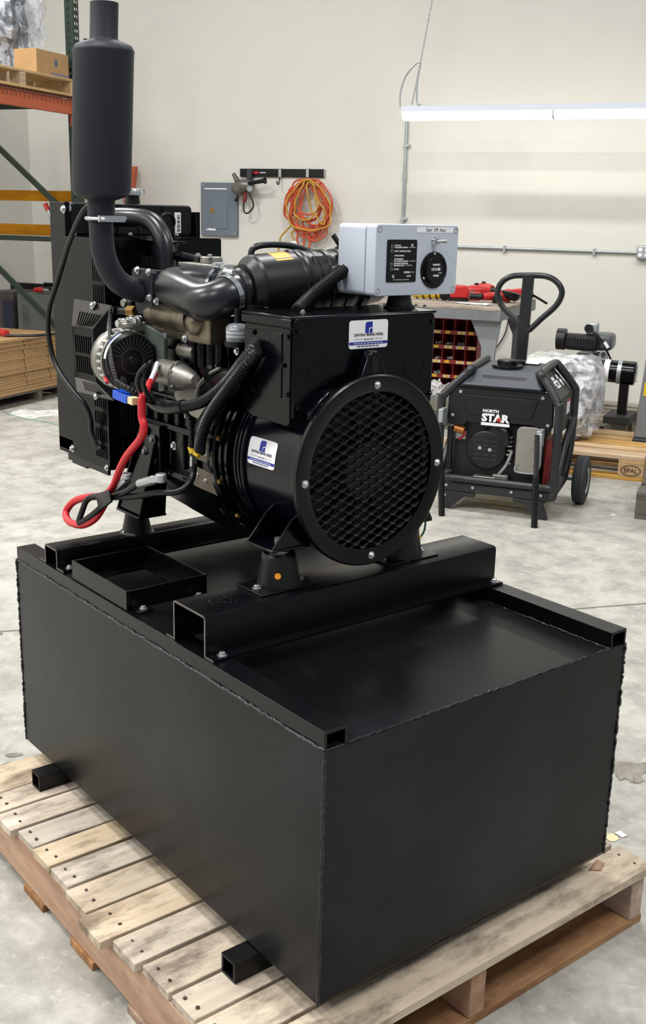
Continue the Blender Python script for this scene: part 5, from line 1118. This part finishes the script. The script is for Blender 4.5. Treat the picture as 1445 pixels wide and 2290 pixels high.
def b2_(t):
    MB().tube(curve([(-.13, 0, .045), (-.06, 0, .055), (.02, 0, .06), (.08, 0, .055)], 4), [.03, .034, .038, .042, .044, .045, .045, .045, .044, .042, .040, .038, .035], 14).build('tool_shell', m_redp, t); MB().cyl((.075, 0, .055), (.13, .0, .055), .026, .016).build('tool_chuck', m_plas, t)
    MB().tube(curve([(-.05, -.02, .05), (-.07, -.08, .035), (-.075, -.13, .035)], 4), .023, 10).build('tool_grip', m_plasg, t); MB().bx(-.11, -.03, -.19, -.125, 0, .06).build('battery_pack', m_redp, t, bevel=.006); MB().cyl((-.02, 0, .08), (-.02, 0, .115), .02, .014).build('tool_knob', m_plas, t)
case(1070, 668, 'red cordless drill lying flat beside the red charger', 'power tool', 0, 0, 0, .5, b2_)
case(1084, 664, 'second red cordless tool with black knob lying behind the papers', 'power tool', 0, 0, 0, -.6, b2_)
def b3_(t):
    MB().lathe([(0, .05), (.02, .075), (.05, .08), (.06, .05)], (.06, 0, .02), (.2, .1, 1), 22).build('tool_guard', m_plas, t); MB().tube(curve([(.06, 0, .05), (-.03, -.04, .045), (-.12, -.08, .04)], 4), [.05, .046, .042, .038, .034, .03, .028, .026, .025], 12).build('tool_shell', m_redp, t)
    MB().tube([(-.12, -.08, .04), (-.21, -.06, .04)], .022, 10).build('tool_grip', m_plas, t); MB().bx(-.05, .02, -.12, -.05, 0, .055).build('battery_pack', m_plas, t, bevel=.008)
case(1118, 676, 'red and black angle grinder near the bench corner', 'grinder', 0, 0, 0, .2, b3_)
def b4_(t):
    MB().hexa([(-.13, -.05, .012), (.13, -.05, .012), (.13, .05, .012), (-.13, .05, .012), (-.13, -.05, .045), (.11, -.05, .075), (.11, .05, .075), (-.13, .05, .045)]).build('case_lid', m_redp, t, bevel=.008); MB().bx(-.13, .13, -.055, .055, 0, .0115).build('case_base', m_plas, t)
case(1156, 664, 'flat red plastic tool case at the far bench end', 'tool case', 0, 0, 0, .1, b4_)
for k, (u, v, lb_) in enumerate(((1050, 679, 'white paper sheet on the bench before the red drill'), (1068, 681, 'crumpled white paper on the workbench beside the grinder'))):
    x, y = bt_(u, v); t = rthing('paper', lb_, 'paper', x, y, BZ+.0005); MB().grid(lambda a_, b_: V((a_, b_, .002+(.012 if k else .003)*abs(noise.noise(V((a_*30, b_*30, k)))))), [-.09+.02*i for i in range(10)], [-.05+.02*i for i in range(6)]).build('sheet', m_paper, t)
q = PN(1190, 700, BN1+.2)
t = rthing('grey_cable', 'thin grey cord drooping down the wall behind the workbench', 'cord', 0, NW, 0); g_ = lambda u, v: PN(u, v, NW-.02)-V((0, NW, 0)); MB().tube(curve([g_(1139, 705), g_(1130, 745), g_(1112, 775), g_(1098, 790)], 6), .006, 7).build('cord', m_plasg, t)

# ------------------------------------------------------------------ pallets at the end of the hall
def block_pallet(name, label, r, n, z, Lr, Ln, wt, wc, stamp=False, mat2=None, drz=0):
    t = rthing(name, label, 'pallet', r, n, z, drz=drz)
    for i, (y, w2) in enumerate(((0, .145), (.20, .10), (.33, .145), (.51, .10), (Ln-.145, .145))): MB().bx(0, Lr, y, y+w2, .122, .144).build('top_board', wt, t, bevel=.002)
    for x in (0, Lr/2-.07, Lr-.145): MB().bx(x, x+.145, 0, Ln, .1, .1215).build('cross_board', wc, t, bevel=.002)
    for x in (0, Lr/2-.07, Lr-.145):
        for y in (0, Ln/2-.05, Ln-.10): MB().bx(x, x+.145, y, y+.10, .022, .0995).build('block', mat2 or wt, t, bevel=.003)
    for y in (0, Ln/2-.05, Ln-.10): MB().bx(0, Lr, y, y+.10, 0, .0215).build('bottom_board', wt, t, bevel=.002)
    return t
qe = toroom(PZ(1432, 1078, 0)); Lr = 1.2
ep = block_pallet('euro_pallet', 'clean yellow pine pallet with a burnt oval stamp on its corner block', qe.x-Lr+.012, qe.y, 0, Lr, .8, m_pine, m_piney)
bcx = Lr-.0725; m_burn = M('burnt_brand', '4f2f1b', .8)
MB().tube([(bcx+.055*math.cos(a), -.0005, .061+.030*math.sin(a)) for a in [2*pi*k/32 for k in range(32)]], .0028, 5, True).build('stamp_oval', m_burn, ep)
text(ep, 'EPAL', .036, (bcx, -.001, .048), (1, 0, 0), (0, 0, 1), m_burn, bold=.0006, depth=.001)
q = toroom(PZ(1402, 945, .144))
gp = block_pallet('grey_pallet', 'worn grey brown pallet carrying the small engine near the wall', q.x-.82, q.y, 0, .82, .85, m_greyw, m_greywy)
q = toroom(PZ(1418, 1160, 0))
block_pallet('dark_pallet', 'dark oily pallet with splintered pale edge beside the oil spot', q.x, q.y, 0, 1.2, .8, m_darkw, m_darkw, mat2=m_darkw)

# ------------------------------------------------------------------ pallet jack
JN = 6.08; q = PN(1181, 612, JN)
t = rthing('pallet_jack', 'hand pallet jack with black loop handle and yellow frame behind the portable generator', 'pallet jack', q.x, JN, 0)
J = lambda u, v: (lambda p_: V((p_.x-q.x, 0, p_.z)))(PN(u, v, JN))
lp = [J(1183, 616), J(1145, 618), J(1122, 632), J(1113, 655), J(1122, 683), J(1150, 712), J(1180, 738), J(1184, 738), J(1212, 712), J(1244, 683), J(1257, 655), J(1247, 632), J(1222, 618)]
MB().tube(curve(lp, 6, True), .0165, 12, True).build('handle_loop', m_jack, t, smooth=60)
top, low = J(1183, 616), J(1163, 830); low2 = V((low.x-.02, .10, .42))
MB().beam(top, low, .062, .03, up=(0, 1, 0)).build('handle_shaft', m_jack, t, bevel=.004); MB().beam(low, low2, .062, .03, up=(0, 1, 0)).build('lower_shaft', m_jack, t, bevel=.004)
MB().beam(J(1190, 660)+V((0, .02, 0)), J(1222, 680)+V((0, .03, 0)), .02, .012).build('release_lever', m_plas, t)
MB().lathe([(.10, .07), (.34, .06), (.36, .04), (.46, .035)], (low2.x, .12, 0), (0, 0, 1), 20).build('pump', m_yel, t); 
for s in (-1, 1): MB().lathe([(-.025, .04), (-.025, .09), (.025, .09), (.025, .04)], (low2.x+s*.06, .12, .09), (1, 0, 0), 22).build('steer_wheel', m_plas, t)
MB().hexa([(low2.x-.26, .19, .06), (low2.x+.26, .19, .06), (low2.x+.26, .24, .06), (low2.x-.26, .24, .06), (low2.x-.12, .19, .42), (low2.x+.12, .19, .42), (low2.x+.12, .23, .42), (low2.x-.12, .23, .42)]).build('fork_frame', m_yel, t, bevel=.006)

# ------------------------------------------------------------------ portable generator with wheels
GO = V((-1.444, 2.948, 0)); g = toroom(GO)
t = thing('portable_generator', 'black portable generator on wheels with a white and red front logo', 'generator', GO, ROOM)
m_fr = M('dark_frame_paint', '222426', .38); m_pan = M('dark_panel_plastic', '111217', .4, spec=.4); m_tk = M('slate_tank_plastic', '353a42', .48); m_side = M('brown_black_panel', '2c2a25', .45)
def pl(u, v, y):
    d = ray(u, v); k = ((GO-CAM).dot(EN)+y)/d.dot(EN); p_ = CAM+d*k-GO; return V((p_.dot(ER), y, p_.z))
r_ = .0215
xl, xr_ = -.088, .508
hoop = lambda yb, yt: [(xl, yb, .155), (xl, yb, .56), (xl+.022, yb+(yt-yb)*.3, .605), (.030, yt, .705), (.06, yt+.01, .725)]
# each side: one bent tube loop (front leg, slope, top rail, rear slope, rear leg, bottom rail)
for s, xs, xt in ((-1, xl, .045), (1, xr_, .395)):
    ptsL = [(xs, .0, .155), (xs, .0, .55), (xs-s*.012, .006, .595), (xt+s*.022, .035, .70), (xt, .06, .728), (xt+s*.004, .36, .742), (xt+s*.03, .395, .72), (xs-s*.008, .43, .62), (xs, .435, .575), (xs+s*.0, .43, .36), (xs-s*.004, .40, .25), (xs-s*.01, .37, .17), (xs-s*.01, .33, .145), (xs, .03, .145)]
    MB().tube(curve(ptsL, 5, True), r_, 12, True).build('side_tube', m_fr, t, smooth=60)
    MB().tube(curve([(xs, .435, .46), (xs+s*.004, .34, .42), (xs, .22, .34), (xs, .09, .22), (xs, .02, .17)], 6), r_*.85, 10).build('side_brace', m_fr, t, smooth=60)
for y in (.0, .36): MB().tube([(xl, y, .165), (xr_, y, .165)], r_*.9, 10).build('cross_tube', m_fr, t)
MB().bx(xl+.01, xr_-.01, .005, .34, .095, .140).build('base_plate', m_fr, t, bevel=.003)
bolts(t, [(x, -.002, .125) for x in (-.04, .10, .30, .45)], (0, -1, 0), .008, m_zinc)
for s, x0 in ((1, -.06), (-1, .48)):                  # splayed feet
    mb = MB(); mb.prism([(x0, .094), (x0+s*.17, .094), (x0+s*.17, .075), (x0+s*.12, .072), (x0+s*.04, .0), (x0-s*.01, .0), (x0+s*.0, .03), (x0+s*.02, .072)][::s], XZ(.0), .0, .03); mb.build('foot', m_fr, t, bevel=.002); MB().bx(x0-.012, x0+.05 if s > 0 else x0+.02, -.005, .045, -.0, .012).build('foot_pad', m_plas, t) if False else None
for u0, v0, u1, v1 in ((985, 945, 988, 1152), (1202, 972, 1195, 1180)):   # folded carry handles hanging in front
    a_, b_ = pl(u0, v0, -.10), pl(u1, v1, -.155); MB().tube([a_, b_], .0125, 12).build('carry_handle', m_fr, t); MB().tube([a_.lerp(b_, .45), b_], .0165, 12).build('handle_grip', m_plas, t)
for (u, v) in ((985, 935), (1205, 985)):
    a_ = pl(u, v, -.08); MB().bx(a_.x-.012, a_.x+.012, a_.y, -.0, a_.z-.04, a_.z+.045).build('handle_bracket', m_galv, t, bevel=.003)
MB().bx(pl(1205, 970, -.09).x-.006, pl(1205, 970, -.09).x+.02, -.105, -.07, pl(1205, 1045, -.09).z, pl(1205, 970, -.09).z).build('lock_plate', m_galv, t, bevel=.003)
# front panel with logo
mb = MB(); fp_ = [(-.055, .615), (.0, .640), (.42, .640), (.475, .615), (.478, .47), (.455, .435), (.39, .435), (.38, .47), (.05, .47), (.03, .44), (-.05, .44), (-.06, .47)]
mb.prism(fp_, XZ(.012), 0, .03); fpo = mb.build('front_panel', m_pan, t, bevel=.006)
MB().prism([(.02, .60), (.40, .60), (.37, .50), (.05, .50)], XZ(.004), 0, .0075).build('panel_recess', m_pan, fpo, bevel=.004)
bolts(fpo, [(.005, .0115, .612), (.42, .0115, .612), (-.03, .0115, .49), (.455, .0115, .478)], (0, -1, 0), .009, m_zinc)
lc = (pl(1077, 925, 0)+pl(1140, 940, 0))/2; lw_ = pl(1140, 940, 0).x-pl(1077, 925, 0).x; lx, lz = lc.x, lc.z-.018
text(t, 'NORTH', .036, (lx-.026, .0035, lz+.037), (1, 0, 0), (0, 0, 1), m_whitep, bold=.0016, fit=(lw_*.56, .016))
text(t, 'STAR', .066, (lx, .0035, lz-.010), (1, 0, 0), (0, 0, 1), m_whitep, bold=.0035, fit=(lw_*.99, .042))
MB().bx(lx-lw_/2, lx+lw_/2, .0028, .0038, lz-.029, lz-.014).build('logo_bar', m_whitep, t)
MB().prism([(lx+.018+(.017 if k % 2 == 0 else .0068)*math.sin(k*pi/5), lz+.003+(.017 if k % 2 == 0 else .0068)*math.cos(k*pi/5)) for k in range(10)], XZ(.0005), 0, .002).build('logo_star', m_redp, t)
# engine: recoil cover, carburettor bits, muffler shield
e0 = pl(1086, 1007, .02); MB().lathe([(0, .105), (.03, .105), (.04, .098), (.043, .09)], (e0.x, .063, e0.z), (0, -1, 0), 36).build('recoil_cover', m_pan, t, smooth=35)
for j in range(5):
    for i in (-1, 0, 1): MB().bx(e0.x+i*.045-.016, e0.x+i*.045+.016, .0185, .021, e0.z-.05+.024*j, e0.z-.05+.024*j+.008).build('cover_louvre', m_fr, t)
bolts(t, [(e0.x-.03, .0195, e0.z+.01), (e0.x+.022, .0195, e0.z+.005)], (0, -1, 0), .010, m_zinc)
MB().bx(-.04, .42, .075, .33, .145, .46).build('engine_block', M('black_engine', '15161a', .5, bump=.2, bscale=20), t, bevel=.01)
MB().lathe([(0, .06), (.05, .06)], (e0.x+.06, .072, e0.z+.07), (0, -1, 0), 20).build('carburettor_cover', m_pan, t); MB().tube(curve([(e0.x+.05, .03, .44), (e0.x+.10, .0, .43), (e0.x+.115, .01, .36)], 6), .010, 8).build('breather_hose', m_pan, t)
MB().bx(e0.x-.06, e0.x+.06, .02, .07, .150, .185).bx(e0.x+.04, e0.x+.12, .03, .07, .165, .20).build('engine_mount_casting', m_alu, t, bevel=.006)
MB().bx(e0.x+.02, e0.x+.075, .03, .07, e0.z+.085, e0.z+.12).build('carburettor', m_alu, t, bevel=.006)
MB().bx(-.02, .035, .05, .074, .36, .40).build('ignition_bracket', m_galv, t, bevel=.004)
MB().tube(curve([(-.03, .05, .44), (.01, .03, .43), (.03, .04, .39), (.0, .05, .36)], 6), .006, 7).build('fuel_line', m_redp, t)
MB().tube(curve([(.22, .04, .20), (.26, .03, .26), (.28, .04, .33)], 6), .008, 7).build('dipstick_tube', m_galv, t)
for k in range(7): MB().bx(e0.x+.105+.006*(k % 2), e0.x+.13, .03, .07, .26+.022*k, .268+.022*k).build('cylinder_fin', m_alu, t)
mz = [pl(1157, 958, .01), pl(1205, 1065, .01)]
MB().prism(rrect(.125, .235, .03, 4, .368, .345), XZ(.005), 0, .02).build('muffler_shield', m_tin, t, bevel=.004); MB().tube(curve([(.31, .0, .26), (.315, -.005, .235), (.37, -.005, .23), (.41, .0, .232)], 4), .004, 6).build('shield_bracket', m_galv, t)
MB().bx(-.055, -.03, .02, .05, .20, .43).build('air_filter_housing', m_pan, t)
MB().cyl((-.02, .03, .42), (.03, .03, .41), .02).build('fuel_tap', M('copper', 'a8703c', .4, .7), t)
MB().bx(.44, .455, .06, .30, .16, .40).build('red_shroud', M('red_engine_shroud', '8e1c1e', .45), t, bevel=.004)
# fuel tank on top
mb = MB(); mb.hexa([(.0, .0, .645), (.42, .0, .645), (.44, .42, .645), (-.02, .42, .645), (.06, .07, .725), (.37, .07, .725), (.375, .40, .735), (.055, .40, .735)]); mb.build('fuel_tank', m_tk, t, bevel=.012)
MB().bx(-.01, .43, -.004, .43, .6405, .6445).build('tank_seam', m_pan, t)
mb = MB(); mb.prism([(.13, .652), (.30, .652), (.33, .70), (.10, .70)], lambda a_, b_, d: V((a_, .005+(b_-.645)*.85+d, b_)), -.004, .0); mb.build('tank_recess', m_pan, t)
MB().lathe([(.727, .075), (.735, .08), (.742, .08), (.745, .06)], (.20, .17, 0), (0, 0, 1), 9).build('cap_seat', m_pan, t); MB().lathe([(.745, .05), (.765, .052), (.770, .046), (.772, .02)], (.20, .16, 0), (0, 0, 1), 26).build('fuel_cap', m_plas, t, smooth=35)
MB().lathe([(.735, .03), (.752, .028), (.757, .02)], (.24, .28, 0), (0, 0, 1), 20).build('fuel_gauge', m_plas, t); MB().bx(.24, .33, .30, .38, .738, .741).build('tank_label', m_white, t)
bolts(t, [(.02, .02, .6445), (.40, .02, .6445)], (0, 0, 1), .009, m_zinc)
# control panel on the wheel side
sp_ = [(.385, .728), (.498, .605), (.498, .42), (.483, .42), (.483, .60), (.37, .715)]
mb = MB(); mb.prism(sp_, lambda a_, b_, d: V((a_, d, b_)), .05, .39); cp_ = mb.build('control_panel', m_side, t, bevel=.004)
fs = lambda a_, b_, d: V((.385+.113*b_, .05+.34*a_, .728-.123*b_))+V((.737, 0, .676))*(.0012+d)
def decal(name, a0, a1, b0, b1, mat=m_whitep): MB().add([fs(a0, b0, 0), fs(a1, b0, 0), fs(a1, b1, 0), fs(a0, b1, 0)], [(0, 1, 2, 3)]).build(name, mat, cp_)
decal('panel_decal', .36, .52, .30, .42); decal('panel_decal', .32, .60, .45, .62); decal('panel_decal', .34, .60, .64, .70)
decal('spec_print', .70, .80, .30, .45); decal('spec_print', .72, .86, .48, .60); decal('spec_print', .74, .82, .62, .70)
MB().bx(.4985, .4995, .26, .35, .50, .575).build('warning_label', m_white, cp_); MB().bx(.4997, .5005, .26, .35, .562, .575).build('label_header', m_redp, cp_)
text(cp_, 'STAR', .020, fs(.46, .60, .001), (0, 1, 0), (-.676, 0, .737), m_side, bold=.0006)
# wheels
for x0, side in ((.545, 1), (-.175, -1)):
    wy, wr = .430, .128
    mb = MB(); mb.lathe([(0, .075), (.0, .105), (.006, .121), (.016, wr-.002), (.020, wr), (.026, wr-.004), (.032, wr), (.040, wr-.004), (.046, wr), (.052, wr-.002), (.062, .121), (.068, .105), (.068, .075)], (x0, wy, wr), (1, 0, 0), 44, False); wh = mb.build('tyre', m_tyre, t, smooth=30)
    MB().lathe([(.012, .018), (.014, .074), (.054, .074), (.056, .018)], (x0, wy, wr), (1, 0, 0), 30).build('rim', M('dark_rim', '1d1f22', .5), t); MB().lathe([(.058, .06), (.064, .066), (.067, .07), (.062, .076)], (x0, wy, wr), (1, 0, 0), 30, False).build('rim_lip', m_galv, t)
MB().cyl((-.15, .43, .128), (.58, .43, .128), .010).build('axle', m_galv, t)

# ------------------------------------------------------------------ wrapped engine, small engine, motor, machine at the edge
q = toroom(PZ(1250, 985, .144))
t = rthing('wrapped_engine', 'new engine on a pallet wrapped tight in crumpled stretch film', 'wrapped engine', PN(1262, 900, 6.95).x, 6.80, .1445)
mb = MB(); mb.bx(-.22, .16, -.16, .22, 0, .30); mb.bx(-.20, .10, -.14, .2, .30, .44); mb.cyl((.10, -.12, .18), (.10, .2, .18), .10); mb.build('engine_body', M('silver_engine', '9a9ca0', .4, .5, c2='3c4047', c2s=9), t, bevel=.02)
MB().bx(-.24, .02, -.17, .21, .455, .46).build('paper_sheet', M('cream_paper', 'd8d4c0', .7), t)
MB().slots(XZ(-.175), .12, .21, .06, .36, (.13, .20), (.10, .32), 3, 3, .012, .02, 0, .01).build('engine_grille', m_zinc, t)
mb = MB(); blob(mb, (-.02, .03, .245), (.27, .25, .255), .12, 2.2, 14, 46, 28, 0, .5); mb.build('stretch_film', m_film, t, smooth=18)
n0 = 7.74; zg = .1445
c0 = PN(1300, 790, n0); t = rthing('small_engine', 'small petrol engine with long black ribbed muffler on a grey pallet', 'engine', c0.x, n0, zg)
f5 = lambda u, v, d=0: (lambda p_: V((p_.x-c0.x, d, p_.z-zg)))(PN(u, v, n0+d))
A_, B_ = f5(1262, 762), f5(1342, 768)
MB().beam(A_, B_, .10, .115, up=(0, 0, 1)).build('muffler_body', m_pan, t, bevel=.03)
for k in range(11): p_ = A_.lerp(B_, .08+.08*k); MB().bx(p_.x-.004, p_.x+.004, -.053, -.0, p_.z-.045, p_.z+.045).build('muffler_rib', m_pan, t)
MB().lathe([(-.03, .075), (.03, .075), (.035, .06)], f5(1256, 758), (1, 0, 0), 26).build('air_filter', m_pan, t)
MB().bx(f5(1318, 745).x, f5(1370, 745).x, .02, .25, f5(1370, 788).z, f5(1370, 750).z).build('fuel_tank', M('dark_grey_tank', '55585b', .4), t, bevel=.03)
MB().bx(f5(1312, 735).x, f5(1338, 735).x, -.02, .06, f5(1320, 748).z, f5(1320, 722).z).build('cooling_housing', m_galv, t, bevel=.01); MB().lathe([(0, .03), (.015, .03), (.015, .018)], f5(1319, 734)-V((0, .02, 0)), (-.3, -1, 0), 18).build('air_inlet', m_plas, t)
MB().bx(f5(1285, 800).x, f5(1352, 800).x, -.02, .2, 0, f5(1300, 790).z).build('crankcase', M('dark_engine_casting', '6a6b6c', .45, .5, c2='2c2e30', c2s=12), t, bevel=.02)
MB().tube(curve([f5(1322, 738, -.03), f5(1336, 750, -.05), f5(1350, 768, -.05), f5(1358, 785, -.05), f5(1368, 808, -.03)], 6), .007, 7).build('ignition_lead', m_rub, t); MB().cyl(f5(1352, 765, -.05), f5(1360, 778, -.05), .012).build('lead_boot', m_whitep, t)
MB().tube([f5(1350+8*math.cos(a), 795+9*math.sin(a), -.03) for a in [2*pi*k/16 for k in range(16)]], .006, 6, True).build('lifting_ring', m_galv, t)
MB().tube(curve([f5(1348, 815, -.03), f5(1345, 832, -.05), f5(1352, 845, -.05), f5(1362, 838, -.05), f5(1352, 828, -.05), f5(1346, 840, -.05)], 5), .006, 6).build('red_wire', m_redp, t)
n1_ = 7.46; c1 = PN(1390, 880, n1_); t = rthing('electric_motor', 'black cylindrical electric motor with grey band clamp on a foot', 'motor', c1.x, n1_, zg)
f6 = lambda u, v, d=0: (lambda p_: V((p_.x-c1.x, d, p_.z-zg)))(PN(u, v, n1_+d))
A_, B_ = f6(1352, 828), f6(1424, 836); L6 = (B_-A_).length; d6 = (B_-A_).normalized()
MB().lathe([(0, .075), (L6*.55, .075), (L6*.56, .078), (L6*.93, .080), (L6*.97, .074), (L6, .05)], A_, d6, 32).build('motor_body', m_gloss, t, smooth=35); MB().lathe([(L6*.42, .0765), (L6*.42, .080), (L6*.55, .080), (L6*.55, .0765)], A_, d6, 32, False).build('band_clamp', m_galv, t); MB().lathe([(.001, .0755), (L6*.18, .0757)], A_, d6, 32, False).build('rating_plate', m_white, t)
fx = f6(1395, 880).x; MB().bx(fx-.03, fx+.03, -.03, .03, .04, A_.z-.07).build('motor_post', m_plas, t); MB().hexa([(fx-.11, -.10, 0), (fx+.06, -.10, 0), (fx+.09, .10, 0), (fx-.08, .10, 0), (fx-.11, -.10, .05), (fx+.06, -.10, .05), (fx+.09, .10, .07), (fx-.08, .10, .07)]).build('motor_foot', M('dark_iron', '2f2d2b', .6), t, bevel=.004)
bolts(t, [B_+V((.002, -.04, .02)), B_+V((.002, .0, -.05))], d6, .008, m_zinc)
n2_ = 6.85; c2_ = PN(1424, 905, n2_); t = rthing('floor_machine', 'grey wheeled machine housing with yellow sticker at the hall edge', 'machine', c2_.x, n2_, 0)
top_ = PN(1446, 640, n2_); MB().hexa([(0, 0, .16), (.5, 0, .16), (.5, .5, .16), (0, .5, .16), (.05, 0, top_.z), (.5, 0, top_.z), (.5, .5, top_.z), (.05, .5, top_.z)]).build('housing', M('mid_grey_shell', '75797c', .45), t, bevel=.01)
zs0, zs1 = PN(1434, 885, n2_).z, PN(1434, 855, n2_).z; MB().bx(.035, .2, -.003, -.0005, zs0, zs1).build('yellow_sticker', m_yel, t); MB().bx(.045, .3, -.003, -.0005, zs1+.01, top_.z-.1).build('white_panel', m_whitep, t)
MB().bx(-.005, .5, -.01, .5, .10, .1595).build('bumper', m_plasg, t, bevel=.01)
for y in (.08, .42): MB().lathe([(-.02, .05), (.02, .05)], (.05, y, .05), (1, 0, 0), 20).build('caster', m_plas, t)
bits = [(1388, 1866, 'white paper scrap on the floor by the yellow glue spot'), (1372, 1152, 'tiny white paper scrap on the floor by the dark pallet')]
for k, (u, v, lb_) in enumerate(bits):
    p_ = PZ(u, v, .001); o = MB().prism([(-.012, -.008), (.012, -.01), (.014, .008), (-.01, .01)], XY(0), 0, .002).build('paper_scrap', m_paper); o.location = p_; tag(o, lb_, 'paper')
